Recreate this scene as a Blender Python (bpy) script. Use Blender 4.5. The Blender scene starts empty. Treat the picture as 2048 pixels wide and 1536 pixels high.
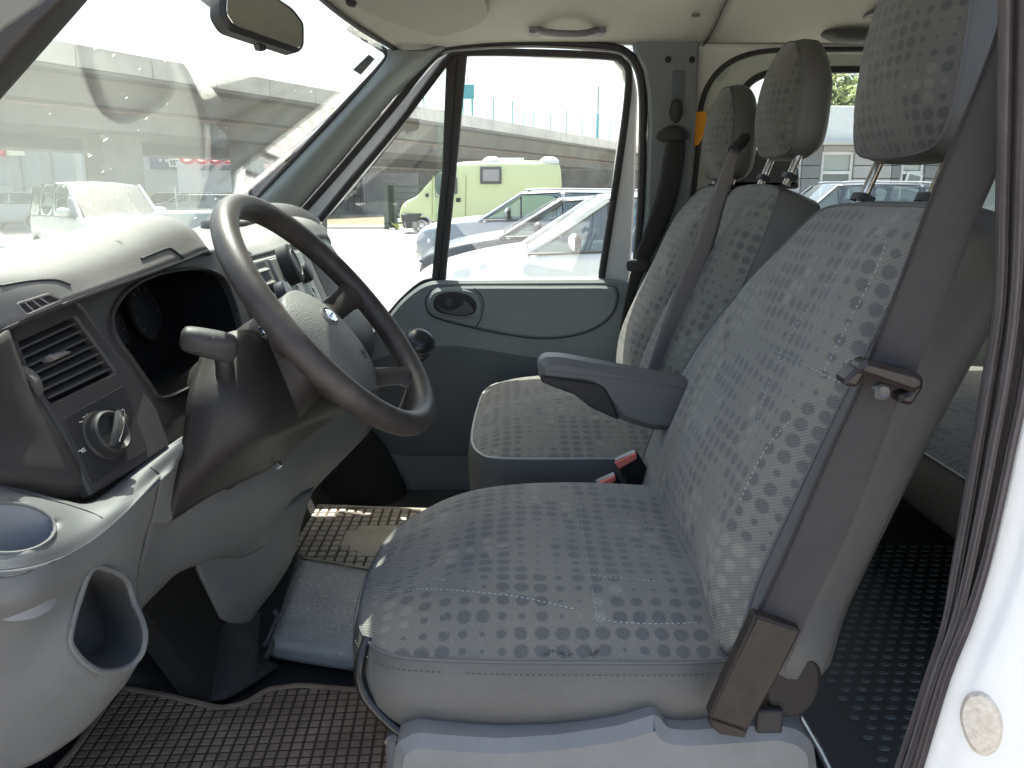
import bpy, math, random
from mathutils import Vector, Matrix, noise
from mathutils.geometry import tessellate_polygon
from mathutils.bvhtree import BVHTree
R = math.radians
random.seed(7)
S = bpy.context.scene
COL = S.collection
# ------------------------------------------------------------------ camera
CAM = Vector((0, -0.7, 1.5)); FPX = 1650.0; PITCH = math.atan(383/1650)
cp, sp = math.cos(PITCH), math.sin(PITCH)
cd = bpy.data.cameras.new('camera'); cam = bpy.data.objects.new('camera', cd); COL.objects.link(cam)
cam.location = CAM; cam.rotation_euler = (math.pi/2 - PITCH, 0, 0)
cd.sensor_width = 36; cd.lens = FPX/2048*36; cd.clip_start = .02; cd.clip_end = 600
S.camera = cam
# ------------------------------------------------------------------ world, sun, exposure
SUN_DIR = Vector((-.20, .40, 1.0)).normalized()       # towards the sun
w = bpy.data.worlds.new("World"); S.world = w; w.use_nodes = True
nt = w.node_tree; bg = nt.nodes['Background']; sky = nt.nodes.new('ShaderNodeTexSky')
sky.sky_type = 'NISHITA'; sky.sun_disc = False
sky.sun_elevation = math.asin(SUN_DIR.z); sky.sun_rotation = math.atan2(SUN_DIR.x, SUN_DIR.y)
sky.air_density = 1.0; sky.dust_density = 4.8; sky.ozone_density = 0.2
nt.links.new(sky.outputs[0], bg.inputs[0]); bg.inputs[1].default_value = .15
sl = bpy.data.lights.new('sun', 'SUN'); sl.energy = 4.5; sl.angle = R(.55); sl.color = (1, .96, .9)
sun = bpy.data.objects.new('sun', sl); COL.objects.link(sun); sun.location = (0, 0, 30)
sun.rotation_euler = SUN_DIR.to_track_quat('Z', 'Y').to_euler()
S.view_settings.view_transform = 'Standard'; S.view_settings.look = 'None'
S.view_settings.exposure = 1.9; S.view_settings.gamma = 1.0
S.cycles.max_bounces = 10; S.cycles.diffuse_bounces = 5; S.cycles.glossy_bounces = 4
S.cycles.transparent_max_bounces = 16; S.cycles.caustics_reflective = False; S.cycles.caustics_refractive = False
S.cycles.use_denoising = True

# ------------------------------------------------------------------ placing helpers
def ray(u, v):
    a = (u-1024)/FPX; b = (768-v)/FPX
    return Vector((a, cp+b*sp, -sp+b*cp))
def P(u, v, y=None, x=None, z=None, pl=None):
    d = ray(u, v)
    if pl is not None: t = (pl[0]-CAM).dot(pl[1])/d.dot(pl[1])
    elif y is not None: t = (y-CAM.y)/d.y
    elif z is not None: t = (z-CAM.z)/d.z
    else: t = (x-CAM.x)/d.x
    return CAM + d*t
def V3(*a): return Vector(a)
def pt(g):
    return g if isinstance(g, Vector) else P(g[0], g[1], y=g[2])
def plane3(a, b, c):
    n = (b-a).cross(c-a).normalized()
    if n.dot(CAM-a) < 0: n = -n
    return (a, n)
WOFF = {}
def woff(o): return WOFF.get(o.name, Vector((0, 0, 0))) if o else Vector((0, 0, 0))

def tag(o, label, cat=None, group=None, kind=None):
    if label: o['label'] = label
    if cat: o['category'] = cat
    if group: o['group'] = group
    if kind: o['kind'] = kind
    return o
def empty(name, loc, label, cat, group=None, kind=None):
    o = bpy.data.objects.new(name, None); COL.objects.link(o); o.location = loc; o.empty_display_size = .05
    WOFF[o.name] = Vector(loc)
    return tag(o, label, cat, group, kind)
def mesh(name, vs, fs, mats, parent=None, smooth=True, mi=None, uv=None, sharp=38, local=False):
    """verts in world space; origin of a top-level mesh goes to its base centre"""
    vs = [Vector(v) for v in vs]
    if local: off = Vector((0, 0, 0))
    elif parent is not None: off = woff(parent)
    else:
        lo = [min(v[i] for v in vs) for i in range(3)]; hi = [max(v[i] for v in vs) for i in range(3)]
        off = Vector(((lo[0]+hi[0])/2, (lo[1]+hi[1])/2, lo[2]))
    me = bpy.data.meshes.new(name); me.from_pydata([tuple(v-off) for v in vs], [], [tuple(f) for f in fs])
    if not isinstance(mats, (list, tuple)): mats = [mats]
    for m in mats: me.materials.append(m)
    if mi:
        for p, i in zip(me.polygons, mi): p.material_index = i
    if uv:
        l = me.uv_layers.new(name='UVMap')
        for p in me.polygons:
            for li, vi in zip(p.loop_indices, p.vertices): l.data[li].uv = uv[vi]
    if smooth:
        me.polygons.foreach_set('use_smooth', [True]*len(me.polygons)); me.set_sharp_from_angle(angle=R(sharp))
    me.validate(); me.update()
    o = bpy.data.objects.new(name, me); COL.objects.link(o)
    if parent is not None:
        o.parent = parent; WOFF[o.name] = off
    else:
        o.location = off; WOFF[o.name] = off
    return o
def bevel(o, wd=.003, seg=2):
    m = o.modifiers.new('bevel', 'BEVEL'); m.width = wd; m.segments = seg; m.limit_method = 'ANGLE'; m.angle_limit = R(35); return o
def cr(p0, p1, p2, p3, t):
    return .5*((2*p1)+(p2-p0)*t+(2*p0-5*p1+4*p2-p3)*t*t+(3*p1-p0-3*p2+p3)*t*t*t)
def spl(pts, n, closed=False):
    out = []; N = len(pts)
    for i in range(N if closed else N-1):
        if closed: a, b, c, d = pts[i-1], pts[i], pts[(i+1) % N], pts[(i+2) % N]
        else:
            b, c = pts[i], pts[i+1]; a = pts[i-1] if i > 0 else b*2-c; d = pts[i+2] if i+2 < N else c*2-b
        for k in range(n): out.append(cr(a, b, c, d, k/n))
    if not closed: out.append(pts[-1].copy())
    return out
def inside(x, y, poly):
    c = False; j = len(poly)-1
    for i in range(len(poly)):
        xi, yi = poly[i][0], poly[i][1]; xj, yj = poly[j][0], poly[j][1]
        if (yi > y) != (yj > y) and x < (xj-xi)*(y-yi)/(yj-yi)+xi: c = not c
        j = i
    return c
def proj(q):
    q = q-CAM; d = q.y*cp-q.z*sp
    return 1024+FPX*q.x/d, 768-FPX*(q.y*sp+q.z*cp)/d
SURF = {}
def rim_on(poly, key):
    rv = [(proj(v), v.y) for v in SURF[key+'_rim']]; out = []
    for p in poly:
        ds = sorted(((q[0][0]-p[0])**2+(q[0][1]-p[1])**2, q[1]) for q in rv)[:4]
        w_ = [1/(d+4) for d, _ in ds]; out.append(sum(a*b[1] for a, b in zip(w_, ds))/sum(w_))
    for _ in range(6): out = [(out[i-1]+out[i]+out[(i+1) % len(out)])/3 for i in range(len(out))]
    return [P(p[0], p[1], y=yy-.001) for p, yy in zip(poly, out)]
def surf(name, grid, mat, parent=None, n=6, th=.004, cut=None, uvs=1.0, face_cam=True, key=None):
    rows = [spl([pt(g) for g in r], n) for r in grid]
    cols = [spl(list(c), n) for c in zip(*rows)]          # cols[i] runs down
    nc, nr = len(cols), len(cols[0])
    vs = [cols[i][j] for j in range(nr) for i in range(nc)]
    fs = []
    for j in range(nr-1):
        for i in range(nc-1):
            a = j*nc+i; f = (a, a+1, a+nc+1, a+nc)
            if cut:
                c = (vs[f[0]]+vs[f[1]]+vs[f[2]]+vs[f[3]])/4
                pu, pv = proj(c)
                if any(inside(pu, pv, q) for q in cut): continue
            fs.append(f)
    if cut:
        used = set(k for f in fs for k in f); full = {}
        for f in fs:
            for k in f: full[k] = full.get(k, 0)+1
        rimv = []
        for k in used:
            pu, pv = proj(vs[k]); 
            j, i = divmod(k, nc)
            if full[k] < 4 and 0 < j < nr-1 and 0 < i < nc-1:
                best = None
                for q in cut:
                    for a_, b_ in zip(q, list(q[1:])+[q[0]]):
                        ax_, ay_, bx0, by0 = a_[0], a_[1], b_[0], b_[1]; L2 = (bx0-ax_)**2+(by0-ay_)**2 or 1e-9
                        t = max(0, min(1, ((pu-ax_)*(bx0-ax_)+(pv-ay_)*(by0-ay_))/L2)); qx, qy = ax_+(bx0-ax_)*t, ay_+(by0-ay_)*t
                        dd = (qx-pu)**2+(qy-pv)**2
                        if best is None or dd < best[0]: best = (dd, qx, qy)
                vs[k] = P(best[1], best[2], y=vs[k].y); rimv.append(vs[k].copy())
        if key:
            cx_ = sum(proj(v)[0] for v in rimv)/len(rimv); cy_ = sum(proj(v)[1] for v in rimv)/len(rimv)
            rimv.sort(key=lambda v: math.atan2(proj(v)[1]-cy_, proj(v)[0]-cx_))
            out_ = [rimv[0]]
            for v in rimv[1:]:
                if (v-out_[-1]).length > .004: out_.append(v)
            SURF[key+'_rim'] = out_
    # orientation towards the camera
    s = 0
    for f in fs:
        nn = (vs[f[1]]-vs[f[0]]).cross(vs[f[3]]-vs[f[0]]); s += nn.dot(CAM-vs[f[0]])
    if face_cam and s < 0: fs = [tuple(reversed(f)) for f in fs]
    uv = []
    for j in range(nr):
        for i in range(nc): uv.append((vs[j*nc+i].y*uvs, (vs[j*nc+i].z-vs[j*nc+i].x)*uvs))
    if key: SURF[key] = BVHTree.FromPolygons([tuple(v) for v in vs], fs)
    o = mesh(name, vs, fs, mat, parent, uv=uv, sharp=50)
    if th:
        m = o.modifiers.new('solid', 'SOLIDIFY'); m.thickness = th; m.offset = -1
    return o
def hit(u, v, key, off=0.0):
    d = ray(u, v).normalized(); h = SURF[key].ray_cast(CAM, d)
    if h[0] is None:
        return None
    return h[0]-d*off
def rnd(pts, r, n=5):
    """round the corners of a closed pixel polygon"""
    out = []; N = len(pts); pts = [Vector(p[:2]) for p in pts]
    for i in range(N):
        a, b, c = pts[i-1], pts[i], pts[(i+1) % N]
        la, lc = (a-b).length, (c-b).length
        q = min(r, la*.48, lc*.48)
        s, e = b+(a-b)/la*q, b+(c-b)/lc*q
        for k in range(n+1):
            t = k/n; out.append(s*(1-t)**2+b*2*t*(1-t)+e*t*t)
    return out
def smooth_px(pts, n=5): return spl([Vector(p[:2]) for p in pts], n, True)
def plate(name, outline, mat, parent=None, y=None, pl=None, th=.01, bev=.002, holes=(), world=None, mside=None):
    """a solid panel: outline traced on its own plane, with thickness going away from the viewer"""
    if pl is None and y is not None: pl = (Vector((0, y, 0)), Vector((0, -1, 0)))
    O, N = pl
    ex = Vector((0, 0, 1)).cross(N)
    if ex.length < .1: ex = Vector((1, 0, 0))
    ex.normalize(); ey = N.cross(ex)
    def to2(p):
        q = world(p) if world else P(p[0], p[1], pl=pl)
        q = q-O; return Vector((q.dot(ex), q.dot(ey)))
    loops = [[to2(p) for p in outline]]+[[to2(p) for p in h] for h in holes]
    vs, fs = [], []
    def area(l): return sum(l[i-1].x*l[i].y-l[i].x*l[i-1].y for i in range(len(l)))
    inner = []
    for li, l in enumerate(loops):
        # drop duplicates
        l2 = [l[i] for i in range(len(l)) if (l[i]-l[i-1]).length > 1e-5]
        if (area(l2) > 0) != (li == 0): l2.reverse()
        n = len(l2); ins = []
        for i in range(n):
            a, b, c = l2[i-1], l2[i], l2[(i+1) % n]
            d1 = (b-a).normalized(); d2 = (c-b).normalized()
            m = Vector((-(d1+d2).y, (d1+d2).x)); 
            m = m.normalized() if m.length > 1e-6 else Vector((-d1.y, d1.x))
            ins.append(b+m*bev)
        inner.append((l2, ins))
    base = []
    def add(p2, h):
        vs.append(O+ex*p2.x+ey*p2.y+N*h); return len(vs)-1
    tri_in = []
    rings = []
    for l2, ins in inner:
        a = [add(p, 0) for p in ins]; b = [add(p, -bev) for p in l2]; c = [add(p, -max(th, bev*1.2)) for p in l2]
        rings.append((a, b, c)); n = len(l2)
        for i in range(n):
            j = (i+1) % n
            fs.append((a[j], a[i], b[i], b[j])); fs.append((b[j], b[i], c[i], c[j]))
        tri_in += a
    tr = tessellate_polygon([[p.to_3d() for p in ins] for _, ins in inner])
    bk = []
    for _, (a, b, c) in zip(inner, rings): bk += c
    for t in tr:
        p = [vs[tri_in[k]] for k in t]
        if (p[1]-p[0]).cross(p[2]-p[0]).dot(N) < 0: t = (t[0], t[2], t[1])
        fs.append(tuple(tri_in[k] for k in t)); fs.append(tuple(bk[k] for k in reversed(t)))
    uv = [((v-O).dot(ex), (v-O).dot(ey)) for v in vs]
    return mesh(name, vs, fs, mat, parent, uv=uv, sharp=30)
def tube(name, pts, r, mat, parent=None, closed=False, n=8, sub=0, flat=1.0, up=None, cap=True):
    pts = [pt(p) for p in pts]
    if sub: pts = spl(pts, sub, closed)
    N = len(pts); vs, fs = [], []
    rr = r if isinstance(r, (list, tuple)) else None
    t0 = (pts[1]-pts[0]).normalized()
    u0 = up or (Vector((0, 0, 1)) if abs(t0.z) < .9 else Vector((1, 0, 0)))
    pu = (u0-t0*u0.dot(t0)).normalized()
    for i in range(N):
        a = pts[i-1] if (i > 0 or closed) else pts[i]; b = pts[(i+1) % N] if (i < N-1 or closed) else pts[i]
        t = (b-a).normalized(); pu = (pu-t*pu.dot(t)).normalized(); w_ = t.cross(pu)
        if rr:
            f = i/(N-1)*(len(rr)-1); k = min(int(f), len(rr)-2); rad = rr[k]*(1-(f-k))+rr[k+1]*(f-k)
        else: rad = r
        for k in range(n):
            an = 2*math.pi*k/n; vs.append(pts[i]+pu*math.cos(an)*rad*flat+w_*math.sin(an)*rad)
    for i in range(N if closed else N-1):
        for k in range(n):
            a = i*n+k; b = i*n+(k+1) % n; c = ((i+1) % N)*n+(k+1) % n; d = ((i+1) % N)*n+k
            fs.append((a, b, c, d))
    if not closed and cap:
        fs.append(tuple(reversed(range(n)))); fs.append(tuple((N-1)*n+k for k in range(n)))
    return mesh(name, vs, fs, mat, parent)
def box(name, c, s, mat, parent=None, rot=None, bev=.003, seg=2):
    c = Vector(c); h = Vector(s)/2; M = rot or Matrix.Identity(3)
    vs = [c+M@Vector((h.x*i, h.y*j, h.z*k)) for i in (-1, 1) for j in (-1, 1) for k in (-1, 1)]
    fs = [(0, 1, 3, 2), (4, 6, 7, 5), (0, 4, 5, 1), (2, 3, 7, 6), (0, 2, 6, 4), (1, 5, 7, 3)]
    o = mesh(name, vs, fs, mat, parent, smooth=bool(bev))
    if bev: bevel(o, bev, seg)
    return o
def lathe(name, O, ax, prof, mat, parent=None, n=24, sx=1.0, up=None):
    """profile of (distance along ax, radius)"""
    ax = ax.normalized(); u0 = up or (Vector((0, 0, 1)) if abs(ax.z) < .9 else Vector((1, 0, 0)))
    e = (u0-ax*u0.dot(ax)).normalized(); f = ax.cross(e); vs, fs = [], []
    for d, r in prof:
        for k in range(n):
            a = 2*math.pi*k/n; vs.append(O+ax*d+e*math.cos(a)*r*sx+f*math.sin(a)*r)
    for i in range(len(prof)-1):
        for k in range(n):
            fs.append((i*n+k, i*n+(k+1) % n, (i+1)*n+(k+1) % n, (i+1)*n+k))
    fs.append(tuple(reversed(range(n)))); fs.append(tuple((len(prof)-1)*n+k for k in range(n)))
    return mesh(name, vs, fs, mat, parent)
def pillow(name, O, ax, ay, az, outline, crown, sides, mats, parent=None, K=16, sub=5, split=0, uvrot=False, cen=None, feat=None):
    """a stuffed cushion: crowned front bounded by a seam, then upholstered sides falling back from it"""
    ol = spl([Vector(p) for p in outline], sub, True); n = len(ol)
    c = Vector(cen) if cen else sum(ol, Vector((0, 0)))/n
    vs = [O+ax*c.x+ay*c.y+az*crown(c.x, c.y, 0)]; uv = [(c.x, c.y)]; fs = []; mi = []
    def ringp(k):
        r = k/K; r = 1-(1-r)**1.25
        for p in ol:
            q = c+(p-c)*r
            vs.append(O+ax*q.x+ay*q.y+az*crown(q.x, q.y, r)); uv.append((q.x, q.y))
    for k in range(1, K+1): ringp(k)
    for i in range(n): fs.append((0, 1+i, 1+(i+1) % n)); mi.append(0)
    for k in range(1, K):
        a0, b0 = 1+(k-1)*n, 1+k*n
        for i in range(n):
            j = (i+1) % n; fs.append((a0+i, b0+i, b0+j, a0+j)); mi.append(0)
    base = 1+(K-1)*n
    # outward normals of the outline
    nr = []
    ar = sum(ol[i-1].x*ol[i].y-ol[i].x*ol[i-1].y for i in range(n)); sg = 1 if ar > 0 else -1
    for i in range(n):
        t = (ol[(i+1) % n]-ol[i-1]).normalized(); nr.append(Vector((t.y, -t.x))*sg)
    for si, (out, dep) in enumerate(sides):
        st = len(vs)
        for i in range(n):
            o_ = out(ol[i], nr[i]) if callable(out) else out
            d_ = dep(ol[i], nr[i]) if callable(dep) else dep
            q = ol[i]+nr[i]*o_
            h = crown(ol[i].x, ol[i].y, 1)*(1 if si < len(sides)-1 else 0)
            vs.append(O+ax*q.x+ay*q.y+az*(h-d_)); uv.append((q.x+nr[i].x*d_, q.y+nr[i].y*d_))
        for i in range(n):
            j = (i+1) % n; fs.append((base+i, st+i, st+j, base+j)); mi.append(0 if si < split else 1)
        base = st
    vs.append(O+ax*c.x+ay*c.y-az*(sides[-1][1] if not callable(sides[-1][1]) else sides[-1][1](c, c))); uv.append((c.x, c.y)); L = len(vs)-1
    for i in range(n): fs.append((base+i, L, base+(i+1) % n)); mi.append(1)
    if ax.cross(ay).dot(az)*sg < 0: fs = [tuple(reversed(f)) for f in fs]
    if feat: vs = [feat(v) for v in vs]
    o = mesh(name, vs, fs, mats, parent, mi=mi, uv=uv, sharp=60)
    seam = [vs[1+(K-1)*n+i] for i in range(n)]
    return o, seam

# ------------------------------------------------------------------ materials
MATS = {}
def M(name, col=(.5, .5, .5), rough=.6, metal=0, spec=.3, coat=0, noise_=0.0, nsc=30, bump=0.0, bsc=400, bd=.001, emit=None, dirt=None, sheen=0):
    if name in MATS: return MATS[name]
    m = bpy.data.materials.new(name); m.use_nodes = True; t = m.node_tree; b = t.nodes['Principled BSDF']
    b.inputs['Base Color'].default_value = (*col, 1); b.inputs['Roughness'].default_value = rough; b.inputs['Metallic'].default_value = metal
    b.inputs['Specular IOR Level'].default_value = spec; b.inputs['Coat Weight'].default_value = coat
    if sheen: b.inputs['Sheen Weight'].default_value = sheen
    tc = t.nodes.new('ShaderNodeTexCoord')
    if noise_ or dirt:
        n1 = t.nodes.new('ShaderNodeTexNoise'); n1.inputs['Scale'].default_value = nsc; n1.inputs['Detail'].default_value = 6
        n1.inputs['Roughness'].default_value = .65
        t.links.new(tc.outputs['Object'], n1.inputs['Vector'])
        mx = t.nodes.new('ShaderNodeMix'); mx.data_type = 'RGBA'
        r_ = t.nodes.new('ShaderNodeValToRGB'); r_.color_ramp.elements[0].position = .35; r_.color_ramp.elements[1].position = .7
        t.links.new(n1.outputs[0], r_.inputs[0]); t.links.new(r_.outputs[0], mx.inputs[0])
        c2 = dirt or tuple(min(1, c*(1+noise_)) for c in col)
        mx.inputs[6].default_value = (*(col if dirt else tuple(c*(1-noise_) for c in col)), 1); mx.inputs[7].default_value = (*c2, 1)
        t.links.new(mx.outputs[2], b.inputs['Base Color'])
        mr = t.nodes.new('ShaderNodeMapRange'); mr.inputs[3].default_value = max(0, rough-.08); mr.inputs[4].default_value = min(1, rough+.1)
        t.links.new(n1.outputs[0], mr.inputs[0]); t.links.new(mr.outputs[0], b.inputs['Roughness'])
    if bump:
        n2 = t.nodes.new('ShaderNodeTexNoise'); n2.inputs['Scale'].default_value = bsc; n2.inputs['Detail'].default_value = 3
        t.links.new(tc.outputs['Object'], n2.inputs['Vector'])
        bp = t.nodes.new('ShaderNodeBump'); bp.inputs['Strength'].default_value = bump; bp.inputs['Distance'].default_value = bd
        t.links.new(n2.outputs[0], bp.inputs['Height']); t.links.new(bp.outputs[0], b.inputs['Normal'])
    if emit:
        b.inputs['Emission Color'].default_value = (*emit, 1); b.inputs['Emission Strength'].default_value = 1
    MATS[name] = m; return m
def N_(t, kind, **kw):
    n = t.nodes.new(kind)
    for k, v in kw.items(): setattr(n, k, v)
    return n
def fabric_mat(name, sx=.0240, sy=.0210, base=(.162, .158, .142), seed=0.0):
    m = bpy.data.materials.new(name); m.use_nodes = True; t = m.node_tree; L = t.links; b = t.nodes['Principled BSDF']
    uvn = N_(t, 'ShaderNodeUVMap'); 
    def vm(op, a, bb=None, c=None):
        n = N_(t, 'ShaderNodeVectorMath', operation=op)
        for i, q in enumerate((a, bb, c)):
            if q is None: continue
            if isinstance(q, tuple): n.inputs[i].default_value = q
            else: L.new(q, n.inputs[i])
        return n
    def ma(op, a, bb=None, c=None, clamp=False):
        n = N_(t, 'ShaderNodeMath', operation=op, use_clamp=clamp)
        for i, q in enumerate((a, bb, c)):
            if q is None: continue
            if isinstance(q, (int, float)): n.inputs[i].default_value = q
            else: L.new(q, n.inputs[i])
        return n.outputs[0]
    # slight warp so the rows are not ruler straight
    nz = N_(t, 'ShaderNodeTexNoise'); nz.inputs['Scale'].default_value = 9; L.new(uvn.outputs[0], nz.inputs['Vector'])
    wv = vm('SUBTRACT', nz.outputs['Color'], (.5, .5, .5)); wv = vm('SCALE', wv.outputs[0]); wv.inputs['Scale'].default_value = .012
    uvw = vm('ADD', uvn.outputs[0], wv.outputs[0])
    uv = vm('MULTIPLY', uvw.outputs[0], (1/sx, 1/sy, 1)); fl = vm('FLOOR', uv.outputs[0]); fr = vm('FRACTION', uv.outputs[0])
    def cn(scale, off, detail=0):
        a = vm('ADD', fl.outputs[0], (off+seed, off*1.7, 0)); n = N_(t, 'ShaderNodeTexNoise'); n.inputs['Scale'].default_value = scale
        n.inputs['Detail'].default_value = detail; L.new(a.outputs[0], n.inputs['Vector']); return n.outputs[0]
    rad = ma('MULTIPLY_ADD', cn(.31, 3.1), 1.7, -.50)
    rad = ma('MAXIMUM', rad, .15); rad = ma('MINIMUM', rad, .41)
    # ragged edge
    ed = N_(t, 'ShaderNodeTexNoise'); ed.inputs['Scale'].default_value = 700; L.new(uvn.outputs[0], ed.inputs['Vector'])
    dd = vm('SUBTRACT', fr.outputs[0], (.5, .5, 0)); ds = vm('MULTIPLY', dd.outputs[0], (1.0, .98, 0)); ln = vm('LENGTH', ds.outputs[0])
    dist = ma('MULTIPLY_ADD', ed.outputs[0], .10, ln.outputs['Value'])
    dist = ma('SUBTRACT', dist, .05)
    mask = ma('SUBTRACT', rad, dist); mask = ma('MULTIPLY', mask, 14, clamp=True)
    tone = ma('GREATER_THAN', cn(.17, 41.3, 1), .57)
    mxd = N_(t, 'ShaderNodeMix', data_type='RGBA'); L.new(tone, mxd.inputs[0])
    mxd.inputs[6].default_value = (base[0]*.60, base[1]*.61, base[2]*.68, 1); mxd.inputs[7].default_value = (base[0]*1.28, base[1]*1.30, base[2]*1.22, 1)
    # wear / dirt
    wn = N_(t, 'ShaderNodeTexNoise'); wn.inputs['Scale'].default_value = 5; wn.inputs['Detail'].default_value = 5; L.new(uvn.outputs[0], wn.inputs['Vector'])
    mb = N_(t, 'ShaderNodeMix', data_type='RGBA'); L.new(wn.outputs[0], mb.inputs[0])
    mb.inputs[6].default_value = (base[0]*.86, base[1]*.9, base[2]*.93, 1); mb.inputs[7].default_value = (base[0]*1.17, base[1]*1.11, base[2]*1.03, 1)
    mx = N_(t, 'ShaderNodeMix', data_type='RGBA'); mk = ma('MULTIPLY', mask, .85); L.new(mk, mx.inputs[0]); L.new(mb.outputs[2], mx.inputs[6]); L.new(mxd.outputs[2], mx.inputs[7])
    # twill lines
    dt = vm('DOT_PRODUCT', uvn.outputs[0], (math.cos(.9)*2*math.pi/.0034, math.sin(.9)*2*math.pi/.0034, 0))
    sn = ma('SINE', dt.outputs['Value']); tw = ma('MULTIPLY_ADD', sn, .12, 1.0)
    fin = vm('SCALE', mx.outputs[2]); L.new(tw, fin.inputs['Scale']); L.new(fin.outputs[0], b.inputs['Base Color'])
    b.inputs['Roughness'].default_value = .92; b.inputs['Specular IOR Level'].default_value = .2; b.inputs['Sheen Weight'].default_value = .25; b.inputs['Sheen Roughness'].default_value = .4
    big = N_(t, 'ShaderNodeTexNoise'); big.inputs['Scale'].default_value = 14; big.inputs['Detail'].default_value = 3; L.new(uvn.outputs[0], big.inputs['Vector'])
    h = ma('MULTIPLY_ADD', big.outputs[0], 10, sn)
    bp = N_(t, 'ShaderNodeBump'); bp.inputs['Strength'].default_value = .5; bp.inputs['Distance'].default_value = .0006; L.new(h, bp.inputs['Height']); L.new(bp.outputs[0], b.inputs['Normal'])
    MATS[name] = m; return m
def glass_mat(name, dust=.05, tint=(.93, .97, .95), gloss=.08, specks=False, glossc=1.0):
    m = bpy.data.materials.new(name); m.use_nodes = True; t = m.node_tree; L = t.links
    for n in list(t.nodes):
        if n.type != 'OUTPUT_MATERIAL': t.nodes.remove(n)
    out = [n for n in t.nodes][0]
    tr = N_(t, 'ShaderNodeBsdfTransparent'); tr.inputs[0].default_value = (*tint, 1)
    gl = N_(t, 'ShaderNodeBsdfGlossy'); gl.inputs['Roughness'].default_value = .02; gl.inputs['Color'].default_value = (glossc,)*3+(1,)
    df = N_(t, 'ShaderNodeBsdfDiffuse'); df.inputs[0].default_value = (.75, .74, .7, 1)
    tl = N_(t, 'ShaderNodeBsdfTranslucent'); tl.inputs[0].default_value = (.75, .74, .7, 1)
    ad = N_(t, 'ShaderNodeMixShader'); L.new(df.outputs[0], ad.inputs[1]); L.new(tl.outputs[0], ad.inputs[2])
    ge = N_(t, 'ShaderNodeNewGeometry'); dt = N_(t, 'ShaderNodeVectorMath', operation='DOT_PRODUCT'); L.new(ge.outputs['Incoming'], dt.inputs[0]); L.new(ge.outputs['Normal'], dt.inputs[1])
    ab = N_(t, 'ShaderNodeMath', operation='ABSOLUTE'); L.new(dt.outputs['Value'], ab.inputs[0])
    om = N_(t, 'ShaderNodeMath', operation='SUBTRACT'); om.inputs[0].default_value = 1; L.new(ab.outputs[0], om.inputs[1])
    pw = N_(t, 'ShaderNodeMath', operation='POWER'); L.new(om.outputs[0], pw.inputs[0]); pw.inputs[1].default_value = 5
    fm = N_(t, 'ShaderNodeMath', operation='MULTIPLY_ADD', use_clamp=True); L.new(pw.outputs[0], fm.inputs[0]); fm.inputs[1].default_value = .9; fm.inputs[2].default_value = gloss
    m1 = N_(t, 'ShaderNodeMixShader'); L.new(fm.outputs[0], m1.inputs[0]); L.new(tr.outputs[0], m1.inputs[1]); L.new(gl.outputs[0], m1.inputs[2])
    m2 = N_(t, 'ShaderNodeMixShader'); L.new(m1.outputs[0], m2.inputs[1]); L.new(ad.outputs[0], m2.inputs[2])
    tc = N_(t, 'ShaderNodeTexCoord'); nz = N_(t, 'ShaderNodeTexNoise'); nz.inputs['Scale'].default_value = 2.2; nz.inputs['Detail'].default_value = 4
    L.new(tc.outputs['Object'], nz.inputs['Vector'])
    a = N_(t, 'ShaderNodeMath', operation='MULTIPLY'); L.new(nz.outputs[0], a.inputs[0]); a.inputs[1].default_value = dust*2
    if specks:
        vo = N_(t, 'ShaderNodeTexVoronoi'); vo.inputs['Scale'].default_value = 22; L.new(tc.outputs['Object'], vo.inputs['Vector'])
        lt = N_(t, 'ShaderNodeMath', operation='LESS_THAN'); L.new(vo.outputs['Distance'], lt.inputs[0])
        n3 = N_(t, 'ShaderNodeTexNoise'); n3.inputs['Scale'].default_value = 22; n3.inputs['Detail'].default_value = 2; L.new(tc.outputs['Object'], n3.inputs['Vector'])
        mr = N_(t, 'ShaderNodeMapRange'); mr.inputs[1].default_value = .45; mr.inputs[2].default_value = .75; mr.inputs[3].default_value = 0; mr.inputs[4].default_value = .15
        L.new(n3.outputs[0], mr.inputs[0]); L.new(mr.outputs[0], lt.inputs[1])
        mx = N_(t, 'ShaderNodeMath', operation='MULTIPLY_ADD', use_clamp=True); L.new(lt.outputs[0], mx.inputs[0]); mx.inputs[1].default_value = .55; L.new(a.outputs[0], mx.inputs[2]); a = mx
    L.new(a.outputs[0], m2.inputs[0]); L.new(m2.outputs[0], out.inputs[0]); MATS[name] = m; return m

fab = fabric_mat('dotted_fabric'); fabh = fabric_mat('dotted_fabric_head', .020, .017, (.098, .096, .088), 7.0)
vinyl = M('grey_vinyl', (.090, .089, .085), .5, bump=.5, bsc=22, bd=.006, noise_=.1, nsc=7)
piping = M('seam_piping', (.10, .10, .10), .75)
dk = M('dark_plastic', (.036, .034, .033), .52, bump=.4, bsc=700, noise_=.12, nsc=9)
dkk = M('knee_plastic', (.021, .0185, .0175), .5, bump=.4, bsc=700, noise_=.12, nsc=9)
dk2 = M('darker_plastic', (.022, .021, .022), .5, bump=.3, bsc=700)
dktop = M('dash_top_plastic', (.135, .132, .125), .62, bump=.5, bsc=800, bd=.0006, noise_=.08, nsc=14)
lg = M('light_grey_plastic', (.112, .115, .114), .5, bump=.45, bsc=850, bd=.0006, noise_=.05, nsc=8)
lg2 = M('mid_grey_plastic', (.095, .098, .100), .55, bump=.45, bsc=850, bd=.0006, noise_=.06, nsc=8)
trimc = M('blue_grey_trim', (.19, .212, .208), .55, bump=.4, bsc=700, bd=.0006, noise_=.05, nsc=8)
trimd = M('dark_door_trim', (.10, .11, .112), .65, bump=.4, bsc=500, bd=.0006)
rub = M('black_rubber', (.030, .028, .028), .6, bump=.3, bsc=300)
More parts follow.
